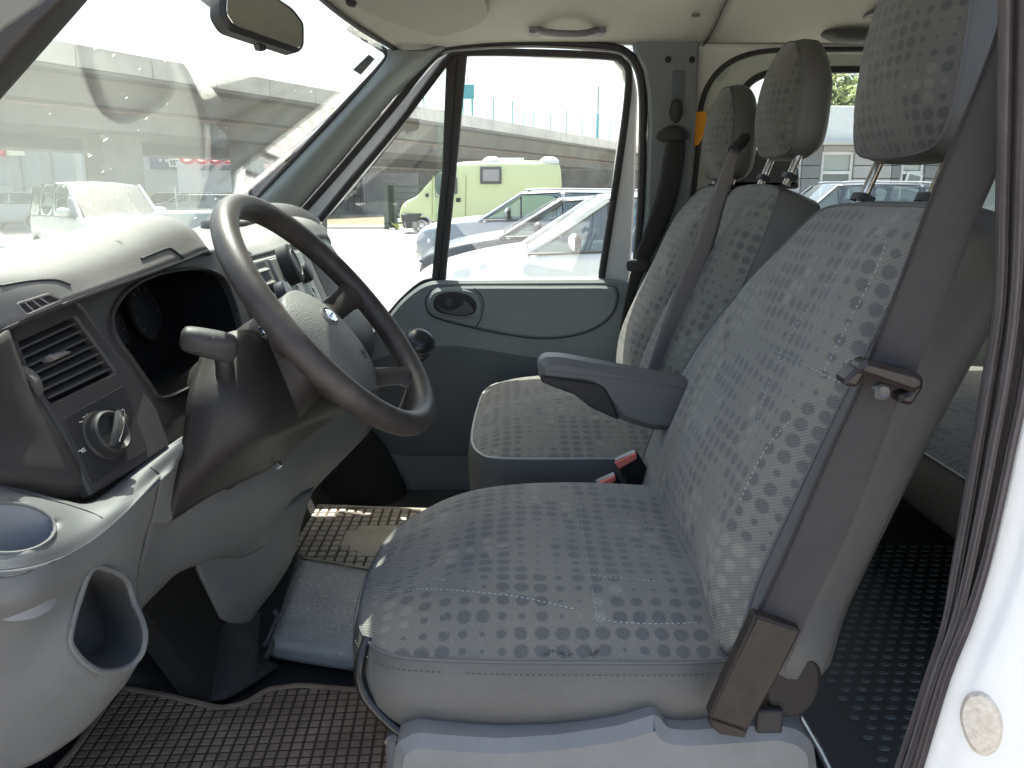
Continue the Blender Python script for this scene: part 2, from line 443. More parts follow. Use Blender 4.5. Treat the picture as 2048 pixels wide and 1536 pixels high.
sealm = M('door_seal_rubber', (.085, .074, .072), .75, bump=.5, bsc=900, bd=.0005, noise_=.15, nsc=30)
white = M('white_paint', (.62, .63, .61), .25, coat=.4, noise_=.03, nsc=5)
head = M('headliner_cloth', (.40, .385, .335), .95, bump=.3, bsc=500, noise_=.05, nsc=6)
def belt_mat(name, c1, c2):
    m = bpy.data.materials.new(name); m.use_nodes = True; t = m.node_tree; L = t.links; b = t.nodes['Principled BSDF']
    uv = t.nodes.new('ShaderNodeUVMap'); wv = t.nodes.new('ShaderNodeTexWave'); wv.bands_direction = 'Y'; wv.inputs['Scale'].default_value = 95; wv.inputs['Distortion'].default_value = .6
    L.new(uv.outputs[0], wv.inputs['Vector']); nz = t.nodes.new('ShaderNodeTexNoise'); nz.inputs['Scale'].default_value = 16; nz.inputs['Detail'].default_value = 6; L.new(uv.outputs[0], nz.inputs['Vector'])
    ad = t.nodes.new('ShaderNodeMath'); ad.operation = 'MULTIPLY_ADD'; L.new(wv.outputs[1], ad.inputs[0]); ad.inputs[1].default_value = .35; L.new(nz.outputs[0], ad.inputs[2])
    mx = t.nodes.new('ShaderNodeMix'); mx.data_type = 'RGBA'; L.new(ad.outputs[0], mx.inputs[0]); mx.inputs[6].default_value = (*c1, 1); mx.inputs[7].default_value = (*c2, 1)
    L.new(mx.outputs[2], b.inputs['Base Color']); b.inputs['Roughness'].default_value = .75; b.inputs['Sheen Weight'].default_value = .2
    bp = t.nodes.new('ShaderNodeBump'); bp.inputs['Strength'].default_value = .6; bp.inputs['Distance'].default_value = .0005; L.new(wv.outputs[1], bp.inputs['Height']); L.new(bp.outputs[0], b.inputs['Normal'])
    MATS[name] = m; return m
beltm = belt_mat('seat_belt_webbing', (.014, .0125, .0118), (.034, .029, .027)) if 1 else M('seat_belt_webbing', (.038, .031, .030), .75, bump=.5, bsc=900, bd=.0004, noise_=.2, nsc=20)
beltl = M('seat_belt_webbing_faded', (.17, .16, .155), .8, bump=.5, bsc=900, bd=.0004)
chrome = M('worn_chrome', (.62, .60, .57), .25, 1.0, noise_=.25, nsc=60, dirt=(.30, .24, .17))
steel = M('bright_chrome', (.85, .87, .9), .08, 1.0)
red = M('red_button', (.62, .16, .13), .75, spec=.2)
orange = M('orange_plastic', (.75, .32, .02), .5)
leather = M('worn_rim_leather', (.026, .022, .021), .45, bump=.5, bsc=450, bd=.0005, noise_=.3, nsc=18, dirt=(.055, .048, .043))
pad = M('airbag_pad', (.125, .124, .116), .5, bump=1.0, bsc=420, bd=.0011, noise_=.06, nsc=10)
floorm = M('rubber_floor', (.06, .062, .062), .45, bump=1, bsc=170, bd=.0025, noise_=.25, nsc=6)
floorl = M('tunnel_rubber', (.42, .43, .42), .33, spec=.6, bump=1, bsc=120, bd=.003, noise_=.2, nsc=7)
matb = M('dusty_mat', (.20, .145, .105), .85, noise_=.5, nsc=9, dirt=(.40, .30, .215), bump=.5, bsc=300)
matf = M('far_mat', (.33, .30, .24), .8, noise_=.5, nsc=7, dirt=(.45, .42, .34), bump=.4, bsc=200)
pitm = M('mat_groove', (.085, .064, .050), .9)
wsg = glass_mat('windscreen_glass', .018, (.90, .95, .92), .075, True)
sdg = glass_mat('side_glass', .008, (.92, .96, .94), .06)

# ================================================================== GROUND
def paver_mat():
    m = bpy.data.materials.new('interlocking_pavers'); m.use_nodes = True; t = m.node_tree; L = t.links; b = t.nodes['Principled BSDF']
    tc = N_(t, 'ShaderNodeTexCoord'); sx = N_(t, 'ShaderNodeSeparateXYZ'); L.new(tc.outputs['Object'], sx.inputs[0])
    def ma(op, a, bb=None, c=None, clamp=False):
        n = N_(t, 'ShaderNodeMath', operation=op, use_clamp=clamp)
        for i, q in enumerate((a, bb, c)):
            if q is None: continue
            if isinstance(q, (int, float)): n.inputs[i].default_value = q
            else: L.new(q, n.inputs[i])
        return n.outputs[0]
    tri = ma('PINGPONG', sx.outputs[0], .11); off = ma('MULTIPLY', tri, .45)
    yy = ma('ADD', sx.outputs[1], off); tri2 = ma('PINGPONG', sx.outputs[1], .11); xx = ma('MULTIPLY_ADD', tri2, .45, sx.outputs[0])
    cb = N_(t, 'ShaderNodeCombineXYZ'); L.new(xx, cb.inputs[0]); L.new(yy, cb.inputs[1])
    br = N_(t, 'ShaderNodeTexBrick'); L.new(cb.outputs[0], br.inputs['Vector']); br.inputs['Scale'].default_value = 1
    br.inputs['Brick Width'].default_value = .22; br.inputs['Row Height'].default_value = .13; br.inputs['Mortar Size'].default_value = .006
    br.inputs['Color1'].default_value = (.40, .385, .35, 1); br.inputs['Color2'].default_value = (.47, .45, .41, 1); br.inputs['Mortar'].default_value = (.13, .12, .10, 1)
    nz = N_(t, 'ShaderNodeTexNoise'); nz.inputs['Scale'].default_value = .8; nz.inputs['Detail'].default_value = 6; L.new(tc.outputs['Object'], nz.inputs['Vector'])
    mx = N_(t, 'ShaderNodeMix', data_type='RGBA', blend_type='MULTIPLY'); mx.inputs[0].default_value = .35; L.new(br.outputs[0], mx.inputs[6]); L.new(nz.outputs[0], mx.inputs[7])
    L.new(mx.outputs[2], b.inputs['Base Color']); b.inputs['Roughness'].default_value = .85; return m
pav = paver_mat()
g = mesh('ground', [(-150, -40, 0), (150, -40, 0), (150, 260, 0), (-150, 260, 0)], [(0, 1, 2, 3)], pav, smooth=False)
tag(g, 'pale interlocking concrete pavers of the parking yard', kind='structure')

# ================================================================== VAN BODY
YF = 1.66                                           # inner face of the far side
van = empty('van_body', (0.6, .85, .64), 'white van shell with grey pillars, beige headliner and black door seals around the cabin', 'van')
def px(*a): return [tuple(q) for q in a]
# floor, bulkhead, side walls, roof skin -----------------------------------------------------------
box('floor_pan', (.9, .85, .58), (3.9, 1.70, .10), floorm, van, bev=0)
box('bulkhead', (-.86, .83, .86), (.06, 1.62, .78), rub, van, bev=0)
box('roof_skin', (1.22, .85, 2.035), (3.2, 1.86, .03), white, van, bev=.01)
box('rear_panel', (2.84, .85, 1.3), (.04, 1.74, 1.44), white, van, bev=.01)
box('side_panel', (1.86, .015, 1.31), (1.92, .04, 1.42), white, van, bev=.01)
# under-dash firewall sides so no light leaks round the dashboard
box('cowl_side', (-.80, .02, 1.05), (.50, .04, .80), white, van, bev=.01)
box('cowl_side', (-.80, 1.70, 1.05), (.44, .04, .80), white, van, bev=.01)
box('cowl_panel', (-.93, .85, 1.28), (.10, 1.62, .10), dk2, van, bev=.01)
# windscreen ------------------------------------------------------------------------------------
def ws_pt(y, s):      # s 0 bottom .. 1 top
    z = 1.37+.485*s; e = (y-.87)/.78
    x = -.90+.60*s-.085*(1-min(1, e*e))-.0+.02*s
    return Vector((x, y, z))
rows = [[ws_pt(y, s) for y in (.09, .28, .48, .68, .87, 1.06, 1.26, 1.46, 1.65)] for s in (0, .25, .5, .75, 1)]
surf('windscreen', rows, wsg, van, n=4, th=.004, face_cam=False)
tube('windscreen_gasket', [ws_pt(y, 1.0)+Vector((.004, 0, .001)) for y in (.09, .28, .48, .68, .87, 1.06, 1.26, 1.46, 1.60)], .0055, rub, van, sub=3)
# headliner ---------------------------------------------------------------------------------------
def hl(x, y):
    e = max(0, (abs(y-.86)-.42)/.36); z = 1.965-.085*e*e*(3-2*min(1, e)) 
    xf = -.285-.085*(1-min(1, ((y-.87)/.78)**2))
    f = max(0, 1-(x-xf)/.30); ee = min(1, e)**2*(3-2*min(1, e)); z -= f*f*(.108-.083*ee)
    return z
def xfr(y): return -.278-.085*(1-min(1, ((y-.87)/.78)**2))
ys = [.08, .2, .32, .46, .62, .8, .98, 1.14, 1.28, 1.38, 1.46, 1.53, 1.59, 1.64]
gr = []
for k, f in enumerate((0, .04, .1, .17, .25, .36)):
    gr.append([Vector((xfr(y)+f, y, hl(xfr(y)+f, y))) for y in ys])
for x in (.28, .50): gr.append([Vector((x, y, hl(x, y))) for y in ys])
surf('headliner', gr, head, van, n=3, th=.006, face_cam=False)
gr = [[Vector((x, y, hl(x, y)+.004)) for y in ys] for x in (.495, .9, 1.4, 2.0, 2.82)]
surf('rear_headliner', gr, head, van, n=3, th=.006, face_cam=False, key='rh')
tube('headliner_seam', [Vector((.507, y, hl(.5, y)-.001)) for y in ys], .0022, rub, van, sub=2, n=6)
# headliner fasteners
for (u, v, y) in ((1392, 22, 1.46),):
    c = P(u, v, y=y); lathe('headliner_clip', Vector((c.x, c.y, hl(c.x, c.y)-.004)), Vector((0, 0, -1)), [(-.004, .011), (.001, .010), (.002, .006)], lg2, van, n=16)

# far side: door header, A pillar, B pillar -----------------------------------------------------------
# A-pillar trim (far)
apil = [[(486, 424, 1.60), (560, 352, 1.585), (690, 213, 1.56), (765, 130, 1.54), (775, 98, 1.53)],
        [(520, 418, 1.585), (598, 340, 1.57), (725, 203, 1.545), (800, 130, 1.53), (815, 100, 1.53)],
        [(560, 414, 1.60), (640, 332, 1.59), (762, 198, 1.575), (838, 128, 1.57), (858, 101, 1.57)],
        [(586, 432, 1.64), (662, 345, 1.64), (785, 200, 1.63), (860, 124, 1.62), (895, 92, 1.61)]]
surf('pillar_trim', apil, M('pillar_trim_plastic', (.19, .21, .205), .45, bump=.3, bsc=700, bd=.0005), van, n=6, th=.01)
tube('windscreen_gasket', [(484, 430, 1.605), (600, 305, 1.58), (700, 198, 1.56), (768, 124, 1.55), (772, 105, 1.54), (755, 92, 1.50), (700, 58, 1.27)], .0075, rub, van, sub=5)
# body door seal (far): dark band round the whole door opening
seal_path = [(590, 440, 1.65), (668, 352, 1.65), (745, 262, 1.645), (800, 196, 1.64), (850, 132, 1.635), (882, 104, 1.63), (930, 90, 1.62), (1050, 84, 1.61), (1160, 88, 1.61), (1225, 94, 1.61), (1258, 108, 1.62), (1278, 138, 1.63), (1286, 190, 1.635), (1286, 280, 1.64), (1282, 420, 1.65), (1272, 540, 1.66)]
tube('door_seal', seal_path, .0105, rub, van, sub=4, n=10)
tube('door_seal_lip', [(u-6 if u < 900 else u-(7 if u > 1240 else 0), v+(5 if u < 900 else 9 if u < 1240 else 5), y-.004) for u, v, y in seal_path], .0035, M('grey_edge', (.22, .22, .21), .5), van, sub=4)
# B pillar trim (far)
bp = rnd([(1268, 75), (1276, 62), (1400, 60), (1392, 250), (1376, 420), (1350, 560), (1262, 620), (1282, 560), (1294, 420), (1300, 260), (1298, 190), (1290, 140), (1272, 105)], 10)
plate('pillar_trim', bp, M('b_pillar_plastic', (.15, .165, .165), .6, bump=.4, bsc=700, bd=.0005), van, y=1.60, th=.05, bev=.006)
for u, v in ((1336, 119), (1384, 119)):
    lathe('pillar_screw', P(u, v, y=1.598), Vector((0, -1, 0)), [(-.003, .0085), (.002, .008), (.003, .005), (.001, .003)], dk2, van, n=16)
plate('belt_slide_cover', rnd([(1346, 140), (1371, 140), (1368, 205), (1343, 205)], 5), M('slide_plastic', (.085, .10, .107), .6), van, y=1.597, th=.004, bev=.001)
# cream body panel and sliding door with its window
plate('door_surround', px((1378, 95), (1740, 95), (2200, 95), (2700, 90), (2700, 900), (1340, 900), (1360, 520), (1382, 300)), M('cream_body_paint', (.50, .51, .44), .45, coat=.2), van, y=1.645, th=.02,
      holes=[rnd([(1398, 400), (1404, 190), (1440, 128), (1520, 108), (2620, 104), (2620, 900-20), (1385, 880)], 60, 8)])
tube('window_gasket', [(1384, 420, 1.64), (1398, 280, 1.64), (1402, 215, 1.64), (1420, 165, 1.64), (1458, 126, 1.64), (1520, 104, 1.64), (1620, 99, 1.64), (1740, 98, 1.64), (2000, 98, 1.64), (2600, 96, 1.64)], .0075, rub, van, sub=5)
sd = plate('sliding_door', px((1370, 70), (2700, 70), (2700, 1150), (1300, 1150)), M('door_inner_paint', (.48, .50, .43), .4, coat=.3), van, y=1.685, th=.03, bev=.004,
      holes=[rnd([(1462, 480), (1468, 230), (1492, 168), (1560, 144), (1990, 138), (2580, 136), (2580, 480)], 40, 8)])
tube('window_gasket', spl([P(u, v, y=1.683) for u, v in [(1464, 470), (1464, 400), (1466, 300), (1470, 235), (1482, 190), (1510, 158), (1560, 143), (1660, 140), (1760, 139), (2000, 138), (2300, 136), (2560, 136), (2580, 200), (2580, 400), (2570, 480), (2300, 482), (1800, 482), (1490, 482)]], 5, True), .010, rub, van, closed=True, n=8)
plate('sliding_door_glass', px((1450, 120), (2600, 120), (2600, 490), (1450, 490)), sdg, van, y=1.702, th=.004, bev=.0005)
plate('door_access_cover', rnd([(1428, 148), (1452, 126), (1464, 134), (1444, 164), (1430, 160)], 6), M('cover_grey', (.40, .42, .37), .5), van, y=1.683, th=.003, bev=.001)
# belt reel cover hanging on the header / lamp
lmp = empty('ceiling_lamp', (P(1755, 30, y=1.24)), 'oval ceiling lamp with pale lens in the rear headliner above the seats', 'lamp')
c = hit(1757, 30, 'rh'); zc = c.z
lathe('lamp_rim', Vector((c.x, c.y, zc)), Vector((0, 0, -1)), [(-.002, .052), (.004, .050), (.006, .040), (.002, .038)], lg, lmp, n=28, sx=.7)
lathe('lamp_lens', Vector((c.x, c.y, zc)), Vector((0, 0, -1)), [(-.002, .037), (.003, .036), (.005, .02)], lg2, lmp, n=24, sx=.7)
c = hit(1712, 68, 'rh')
hb = pillow('luggage_net_mount', Vector((c.x, c.y, c.z-.001)), Vector((1, 0, 0)), Vector((0, 1, 0)), Vector((0, 0, -1)), [(-.08, -.03), (0, -.045), (.09, -.04), (.1, .03), (0, .045), (-.08, .03)], lambda p, q, r: .022*(1-r**3), [(.001, .006)], [M('bracket_dark', (.05, .054, .046), .7)]*2, van, K=6)[0]
hb.name = 'roof_bracket'

# near A pillar (top left)
surf('near_pillar_trim', [[(-60, 268, .10), (0, 200, .11), (90, 98, .115), (176, 0, .12), (230, -65, .12)],
                          [(-60, 200, .07), (0, 132, .075), (80, 45, .08), (135, -10, .085), (200, -85, .09)],
                          [(-60, 128, .07), (0, 62, .07), (60, 20, .075), (100, -12, .08), (160, -85, .08)]], dk, van, n=6, th=.01)
surf('near_pillar_body', [[(-60, 132, .045), (0, 66, .045), (60, 24, .05), (98, -6, .055), (160, -80, .06)],
                          [(-60, 40, .0), (0, -10, .0), (40, -60, .0), (80, -90, .01), (140, -160, .02)]], M('near_pillar_grey', (.30, .32, .31), .5), van, n=6, th=.01)
# near B pillar: rubber seal with ridges and white body
LE = [(1996, -60), (1994, 150), (1990, 400), (1986, 600), (1962, 760), (1940, 900), (1924, 1000), (1902, 1130), (1880, 1260), (1842, 1385), (1782, 1560), (1740, 1660)]
RE = [(2120, -60), (2110, 150), (2098, 400), (2082, 600), (2066, 760), (2036, 900), (2014, 1000), (1982, 1130), (1944, 1240), (1898, 1350), (1836, 1560), (1800, 1660)]
prof = [(0, .05), (.10, .028), (.20, .022), (.30, .030), (.38, .016), (.50, .008), (.60, .018), (.70, .020), (.82, .004), (.92, .004), (1.0, .018)]
surf('near_door_seal', [[(l[0]+(r[0]-l[0])*f, l[1]+(r[1]-l[1])*f, .02+y) for l, r in zip(LE, RE)] for f, y in prof], sealm, van, n=4, th=.006)
nb = surf('near_pillar_body', [[(r[0]-8, r[1], .032) for r in RE], [(r[0]+40, r[1], .02) for r in RE], [(r[0]+110, r[1], .005) for r in RE], [(r[0]+300, r[1]+10, -.005) for r in RE], [(r[0]+520, r[1]+10, .0) for r in RE]], white, van, n=4, th=.01, key='nb')
pp = [(1932, 1392), (1958, 1384), (1985, 1400), (2005, 1440), (2000, 1490), (1975, 1512), (1945, 1500), (1926, 1462), (1920, 1425)]
q = [hit(u, v, 'nb', .0008) for u, v in smooth_px(pp, 4)]
cc = sum(q, Vector())/len(q)
vs = [cc-ray(1960, 1450)*.006]+[cc+(p-cc)*.86-ray(1960, 1450)*.005 for p in q]+q; n = len(q)
fs = [(0, 1+i, 1+(i+1) % n) for i in range(n)]+[(1+i, 1+n+i, 1+n+(i+1) % n, 1+(i+1) % n) for i in range(n)]
mesh('filler_patch', vs, [tuple(reversed(f)) for f in fs], M('body_filler', (.46, .40, .32), .8, noise_=.35, nsc=160, dirt=(.62, .58, .50), bump=.6, bsc=220, bd=.002), van)
nbt = 0 and plate('near_sill', px((1700, 1470), (2400, 1470), (2400, 1900), (1500, 1900)), white, van, y=.06, th=.03)

# far sill trim, footwell
plate('sill_trim', px((560, 900), (1300, 900), (1300, 1100), (560, 1100)), M('sill_plastic', (.21, .20, .195), .6, bump=.4, bsc=500), van, y=1.645, th=.02)
plate('sill_vent', rnd([(806, 945), (828, 945), (840, 985), (824, 980)], 3), trimc, van, y=1.64, th=.006, bev=.001)
# dark wheel-arch hump in far footwell
surf('wheel_arch_cover', [[(560, 1060, 1.40), (620, 1040, 1.45), (700, 1022, 1.49), (790, 1020, 1.52), (830, 1025, 1.56)],
                    [(560, 960, 1.46), (620, 940, 1.52), (690, 925, 1.55), (760, 945, 1.58), (815, 995, 1.60)],
                    [(600, 860, 1.50), (660, 850, 1.56), (715, 845, 1.60), (765, 885, 1.615), (812, 970, 1.625)]], M('footwell_carpet', (.026, .025, .023), .9, bump=.8, bsc=120, bd=.003), van, n=6, th=.01)
box('toe_board', (-.62, 1.1, .80), (.04, 1.1, .5), M('footwell_carpet'), van, rot=Matrix.Rotation(R(-30), 3, 'Y'), bev=0)

# ---- rubber floor areas
tun = [[(520, 1300, .66), (600, 1302, .66), (700, 1318, .66), (800, 1330, .66)]]
def zrow(z, *pts): return [P(u, v, z=z) for u, v in pts]
surf('floor_tunnel', [zrow(.70, (598, 1118), (680, 1132), (760, 1146), (900, 1160), (1100, 1170)),
                      zrow(.705, (580, 1165), (680, 1180), (760, 1195), (900, 1200), (1100, 1200)),
                      zrow(.70, (545, 1272), (640, 1282), (740, 1298), (900, 1310), (1100, 1310)),
                      zrow(.655, (525, 1312), (630, 1330), (740, 1345), (900, 1350), (1100, 1350))], floorl, van, n=5, th=.01)
surf('tunnel_edge', [zrow(.655, (560, 1100), (530, 1180), (500, 1280), (505, 1325)),
                     zrow(.70, (602, 1108), (582, 1166), (548, 1270), (530, 1312))], floorm, van, n=6, th=.008)
tube('floor_bracket', [P(548, 1222, z=.71), P(556, 1235, z=.70), P(532, 1290, z=.69)], .006, M('bracket_grey', (.09, .10, .11), .4), van, n=8)
# driver footwell rubber with bulges
surf('footwell_liner', [[P(180, 1300, y=.72), P(300, 1180, y=.85), P(390, 1130, y=.92), P(470, 1160, y=.95), P(560, 1200, y=.95)],
                        [P(200, 1320, y=.66), P(320, 1240, y=.74), P(410, 1215, y=.76), P(480, 1235, y=.76), P(530, 1270, y=.76)],
                        [P(230, 1350, z=.68), P(330, 1290, z=.685), P(420, 1275, z=.70), P(480, 1290, z=.69), P(530, 1310, z=.67)],
                        [P(240, 1375, z=.656), P(330, 1390, z=.656), P(430, 1400, z=.656), P(500, 1370, z=.656), P(560, 1330, z=.656)]], M('footwell_rubber', (.045, .044, .042), .55, bump=1, bsc=140, bd=.003), van, n=6, th=.006)

# open driver door, standing just left of the picture and shading the lower dash
ddr = empty('driver_door', (-.70, -.10, .55), 'opened driver door swung forward beside the front of the cabin', 'door')
dA = Vector((-.69, -.06, 0)); dB = Vector((-.98, -1.06, 0)); dM = (dA+dB)/2; dang = math.atan2(dB.y-dA.y, dB.x-dA.x); dR = Matrix.Rotation(dang, 3, 'Z')
box('door_skin', (dM.x-.03, dM.y+.01, .93), ((dB-dA).length, .03, .76), white, ddr, rot=dR, bev=.01)
box('door_card', (dM.x, dM.y, .93), ((dB-dA).length*.96, .03, .70), trimc, ddr, rot=dR, bev=.01)
tube('window_frame', [dA+Vector((0, 0, 1.30)), dA*.62+dB*.38+Vector((0, 0, 1.90)), dB+Vector((0, 0, 1.92)), dB+Vector((0, 0, 1.30))], .022, rub, ddr, sub=3)
box('armrest', (dM.x+.05, dM.y-.02, 1.05), ((dB-dA).length*.5, .07, .05), trimc, ddr, rot=dR, bev=.015)
# ================================================================== FLOOR MATS (cells are geometry)
def gridmat(name, poly, z, cell, gap, mat, label, skip=None, ang=0.0, rim=.006, h=.004):
    """rubber mat: base sheet with raised square cells; the cells are joined, there are far too many to pick apart"""
    root = empty(name, sum([P(u, v, z=z) for u, v in poly], Vector())/len(poly), label, 'floor mat')
    pl = (Vector((0, 0, z)), Vector((0, 0, 1)))
    ol = rnd(poly, 14)
    plate('mat_base', ol, pitm, root, pl=pl, th=.004, bev=.001)
    w2 = [P(p[0], p[1], z=z) for p in ol]; xs = [p.x for p in w2]; ys_ = [p.y for p in w2]
    vs, fs = [], []
    ca, sa = math.cos(ang), math.sin(ang)
    cx, cy = (min(xs)+max(xs))/2, (min(ys_)+max(ys_))/2; Rr = max(max(xs)-min(xs), max(ys_)-min(ys_))
    nn = int(Rr/min(cell))+2
    for i in range(-nn, nn):
        for j in range(-nn, nn):
            lx, ly = i*cell[0], j*cell[1]; X = cx+lx*ca-ly*sa; Y = cy+lx*sa+ly*ca
            if not inside(X, Y, w2): continue
            if skip and skip(*proj(Vector((X, Y, z)))): 
                hx, hy = cell[0]/2*1.02, cell[1]/2*1.02
            else: hx, hy = (cell[0]-gap)/2, (cell[1]-gap)/2
            b = len(vs); hh = h*random.uniform(.85, 1.1)
            for (e, f_, zz, s_) in ((-1, -1, 0, 1), (1, -1, 0, 1), (1, 1, 0, 1), (-1, 1, 0, 1), (-1, -1, hh, .84), (1, -1, hh, .84), (1, 1, hh, .84), (-1, 1, hh, .84)):
                if s_ < 1 and hx > cell[0]/2: s_ = 1
                ax_, ay_ = e*hx*s_, f_*hy*s_
                vs.append((X+ax_*ca-ay_*sa, Y+ax_*sa+ay_*ca, z+.0004+zz))
            fs += [(b+4, b+5, b+6, b+7), (b, b+1, b+5, b+4), (b+1, b+2, b+6, b+5), (b+2, b+3, b+7, b+6), (b+3, b, b+4, b+7)]
    c = mesh('mat_cells', vs, fs, mat, root, smooth=False); c['kind'] = 'stuff'
    tube('mat_rim', [p+Vector((0, 0, .001)) for p in w2], rim, mat, root, closed=True, flat=.7)
    return root
gridmat('floor_mat', [(40, 1620), (150, 1500), (236, 1375), (330, 1392), (440, 1418), (492, 1408), (536, 1380), (600, 1372), (790, 1388), (790, 1620)], .662, (.0180, .0180), .0040, matb, 'brown dusty rubber mat with square grid in the driver footwell', ang=.06, h=.0016)
gridmat('floor_mat', [(628, 1012), (900, 1022), (860, 1160), (575, 1112), (590, 1070)], .672, (.024, .030), .0055, matf, 'sandy beige rubber mat with slots in the far passenger footwell',
        skip=lambda u, v: (u-760)**2/70**2+(v-1085)**2/34**2 < 1, ang=.02, h=.003)

# ================================================================== DASHBOARD
dash = empty('dashboard', (-.65, .85, .95), 'dark grey van dashboard with light grey lower trim, air vents and empty instrument hood', 'dashboard')
ST = {.03: [(-.86, 1.355), (-.74, 1.375), (-.64, 1.39), (-.58, 1.392), (-.555, 1.382), (-.54, 1.345)],
      .12: [(-.92, 1.36), (-.76, 1.385), (-.63, 1.41), (-.56, 1.418), (-.530, 1.405), (-.514, 1.366)],
      .22: [(-.94, 1.36), (-.77, 1.395), (-.63, 1.42), (-.55, 1.428), (-.503, 1.416), (-.480, 1.388)],
      .38: [(-.95, 1.36), (-.78, 1.395), (-.65, 1.432), (-.55, 1.447), (-.497, 1.434), (-.473, 1.400)],
      .52: [(-.96, 1.36), (-.80, 1.395), (-.66, 1.44), (-.55, 1.463), (-.50, 1.45), (-.475, 1.408)],
      .62: [(-.96, 1.36), (-.80, 1.395), (-.66, 1.435), (-.56, 1.462), (-.508, 1.448), (-.480, 1.412)],
      .69: [(-.96, 1.36), (-.80, 1.385), (-.66, 1.40), (-.58, 1.415), (-.53, 1.41), (-.50, 1.385)],
      .76: [(-.96, 1.36), (-.80, 1.38), (-.66, 1.392), (-.56, 1.40), (-.50, 1.405), (-.468, 1.388)],
      1.0: [(-.96, 1.36), (-.80, 1.385), (-.66, 1.40), (-.55, 1.405), (-.50, 1.405), (-.463, 1.392)],
      1.2: [(-.95, 1.36), (-.80, 1.40), (-.68, 1.43), (-.56, 1.445), (-.48, 1.435), (-.450, 1.40)],
      1.42: [(-.93, 1.36), (-.80, 1.40), (-.68, 1.44), (-.57, 1.45), (-.49, 1.43), (-.465, 1.39)],
      1.62: [(-.90, 1.36), (-.80, 1.39), (-.70, 1.41), (-.60, 1.415), (-.53, 1.40), (-.50, 1.36)]}
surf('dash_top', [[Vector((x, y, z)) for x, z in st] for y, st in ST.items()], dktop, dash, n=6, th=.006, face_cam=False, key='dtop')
# brow edge shading gap
tube('dash_seam', [Vector((st[-1][0]-.002, y, st[-1][1]-.003)) for y, st in list(ST.items())[:7]], .0035, dk2, dash, sub=5)
# left (vent + light switch) panel
FL = plane3(Vector((-.505, .25, 1.376)), Vector((-.415, .28, 1.203)), Vector((-.448, .13, 1.20)))
lo = rnd([(20, 658), (152, 598), (250, 735), (312, 812), (342, 890), (182, 992), (128, 868), (66, 768)], 8)
vhole = rnd([(22, 690), (150, 632), (232, 744), (104, 806)], 8)
plate('switch_panel', lo, dk, dash, pl=FL, th=.012, bev=.0025, holes=[vhole])
plate('vent_backing', rnd([(10, 680), (155, 620), (245, 745), (100, 820)], 4), dk2, dash, pl=(FL[0]-FL[1]*.030, FL[1]), th=.004)
def lerp(a, b, t): return (a[0]+(b[0]-a[0])*t, a[1]+(b[1]-a[1])*t)
vA, vB, vC, vD = (24, 692), (150, 634), (230, 744), (104, 804)
for k in range(7):
    t = (k+.55)/7.2
    a = P(*lerp(vA, vD, t), pl=(FL[0]-FL[1]*.004, FL[1])); b = P(*lerp(vB, vC, t), pl=(FL[0]-FL[1]*.004, FL[1]))
    d = (b-a).normalized(); up = FL[1].cross(d)
    if up.z < 0: up = -up
    into = (-FL[1]*.8+up*.45).normalized()
    vs = [a, b, b+into*.018, a+into*.018, a-up*.0022, b-up*.0022, b+into*.018-up*.0015, a+into*.018-up*.0015]
    o = mesh('vent_slat', vs, [(0, 1, 2, 3), (7, 6, 5, 4), (0, 4, 5, 1), (1, 5, 6, 2), (2, 6, 7, 3), (3, 7, 4, 0)], M('vent_plastic', (.06, .057, .052), .5), dash, smooth=False)
kb = plate('vent_tab', rnd([(98, 709), (132, 699), (144, 704), (114, 718)], 3), M('tab_grey', (.17, .165, .155), .45), dash, pl=(FL[0]+FL[1]*.004, FL[1]), th=.016, bev=.002)
# thumbwheel
a = P(62, 762, pl=(FL[0]+FL[1]*.006, FL[1])); axd = (P(150, 634, pl=FL)-P(24, 692, pl=FL)).normalized()
lathe('thumbwheel', a-FL[1]*.013-axd*.005, axd, [(-.001, .018), (.0, .021), (.009, .021), (.010, .018)], M('knurled', (.10, .098, .09), .6, bump=1, bsc=900, bd=.003), dash, n=40)
# light switch plate + knob
plate('light_switch_plate', rnd([(126, 836), (248, 770), (292, 884), (296, 902), (186, 966), (178, 960)], 6), dk2, dash, pl=(FL[0]+FL[1]*.0015, FL[1]), th=.004, bev=.001)
kc = P(205, 872, pl=FL)
knob = lathe('light_switch_knob', kc, FL[1], [(0, .029), (.003, .029), (.005, .0265), (.016, .0245), (.018, .022), (.014, .018), (.0145, .004)], M('knob_black', (.02, .02, .02), .5), dash, n=32)
e1k = (P(215, 830, pl=FL)-P(200, 915, pl=FL)).normalized()
tube('knob_grip', [kc+FL[1]*.019+e1k*.022, kc+FL[1]*.023+e1k*.008, kc+FL[1]*.023-e1k*.008, kc+FL[1]*.019-e1k*.022], [.004, .006, .006, .004], M('knob_black'), knob, sub=3, flat=1.2)
tube('knob_chrome_line', [kc+FL[1]*.026+e1k*.020+axd*.003, kc+FL[1]*.029+axd*.0035, kc+FL[1]*.026-e1k*.020+axd*.003], .0011, steel, knob, sub=4)
k2 = P(240, 836, pl=FL)
lathe('dimmer_wheel', k2-FL[1]*.006, axd, [(-.006, .010), (-.005, .012), (.005, .012), (.006, .010)], M('knurled'), dash, n=30)
sym = M('white_print', (.55, .55, .52), .6)
def mark(pts_, pl, wd=.0006, parent=dash, off=.0017, name='switch_symbol', mat=None):
    tube(name, [P(u, v, pl=(pl[0]+pl[1]*off, pl[1])) for u, v in pts_], wd, mat or sym, parent, n=5)
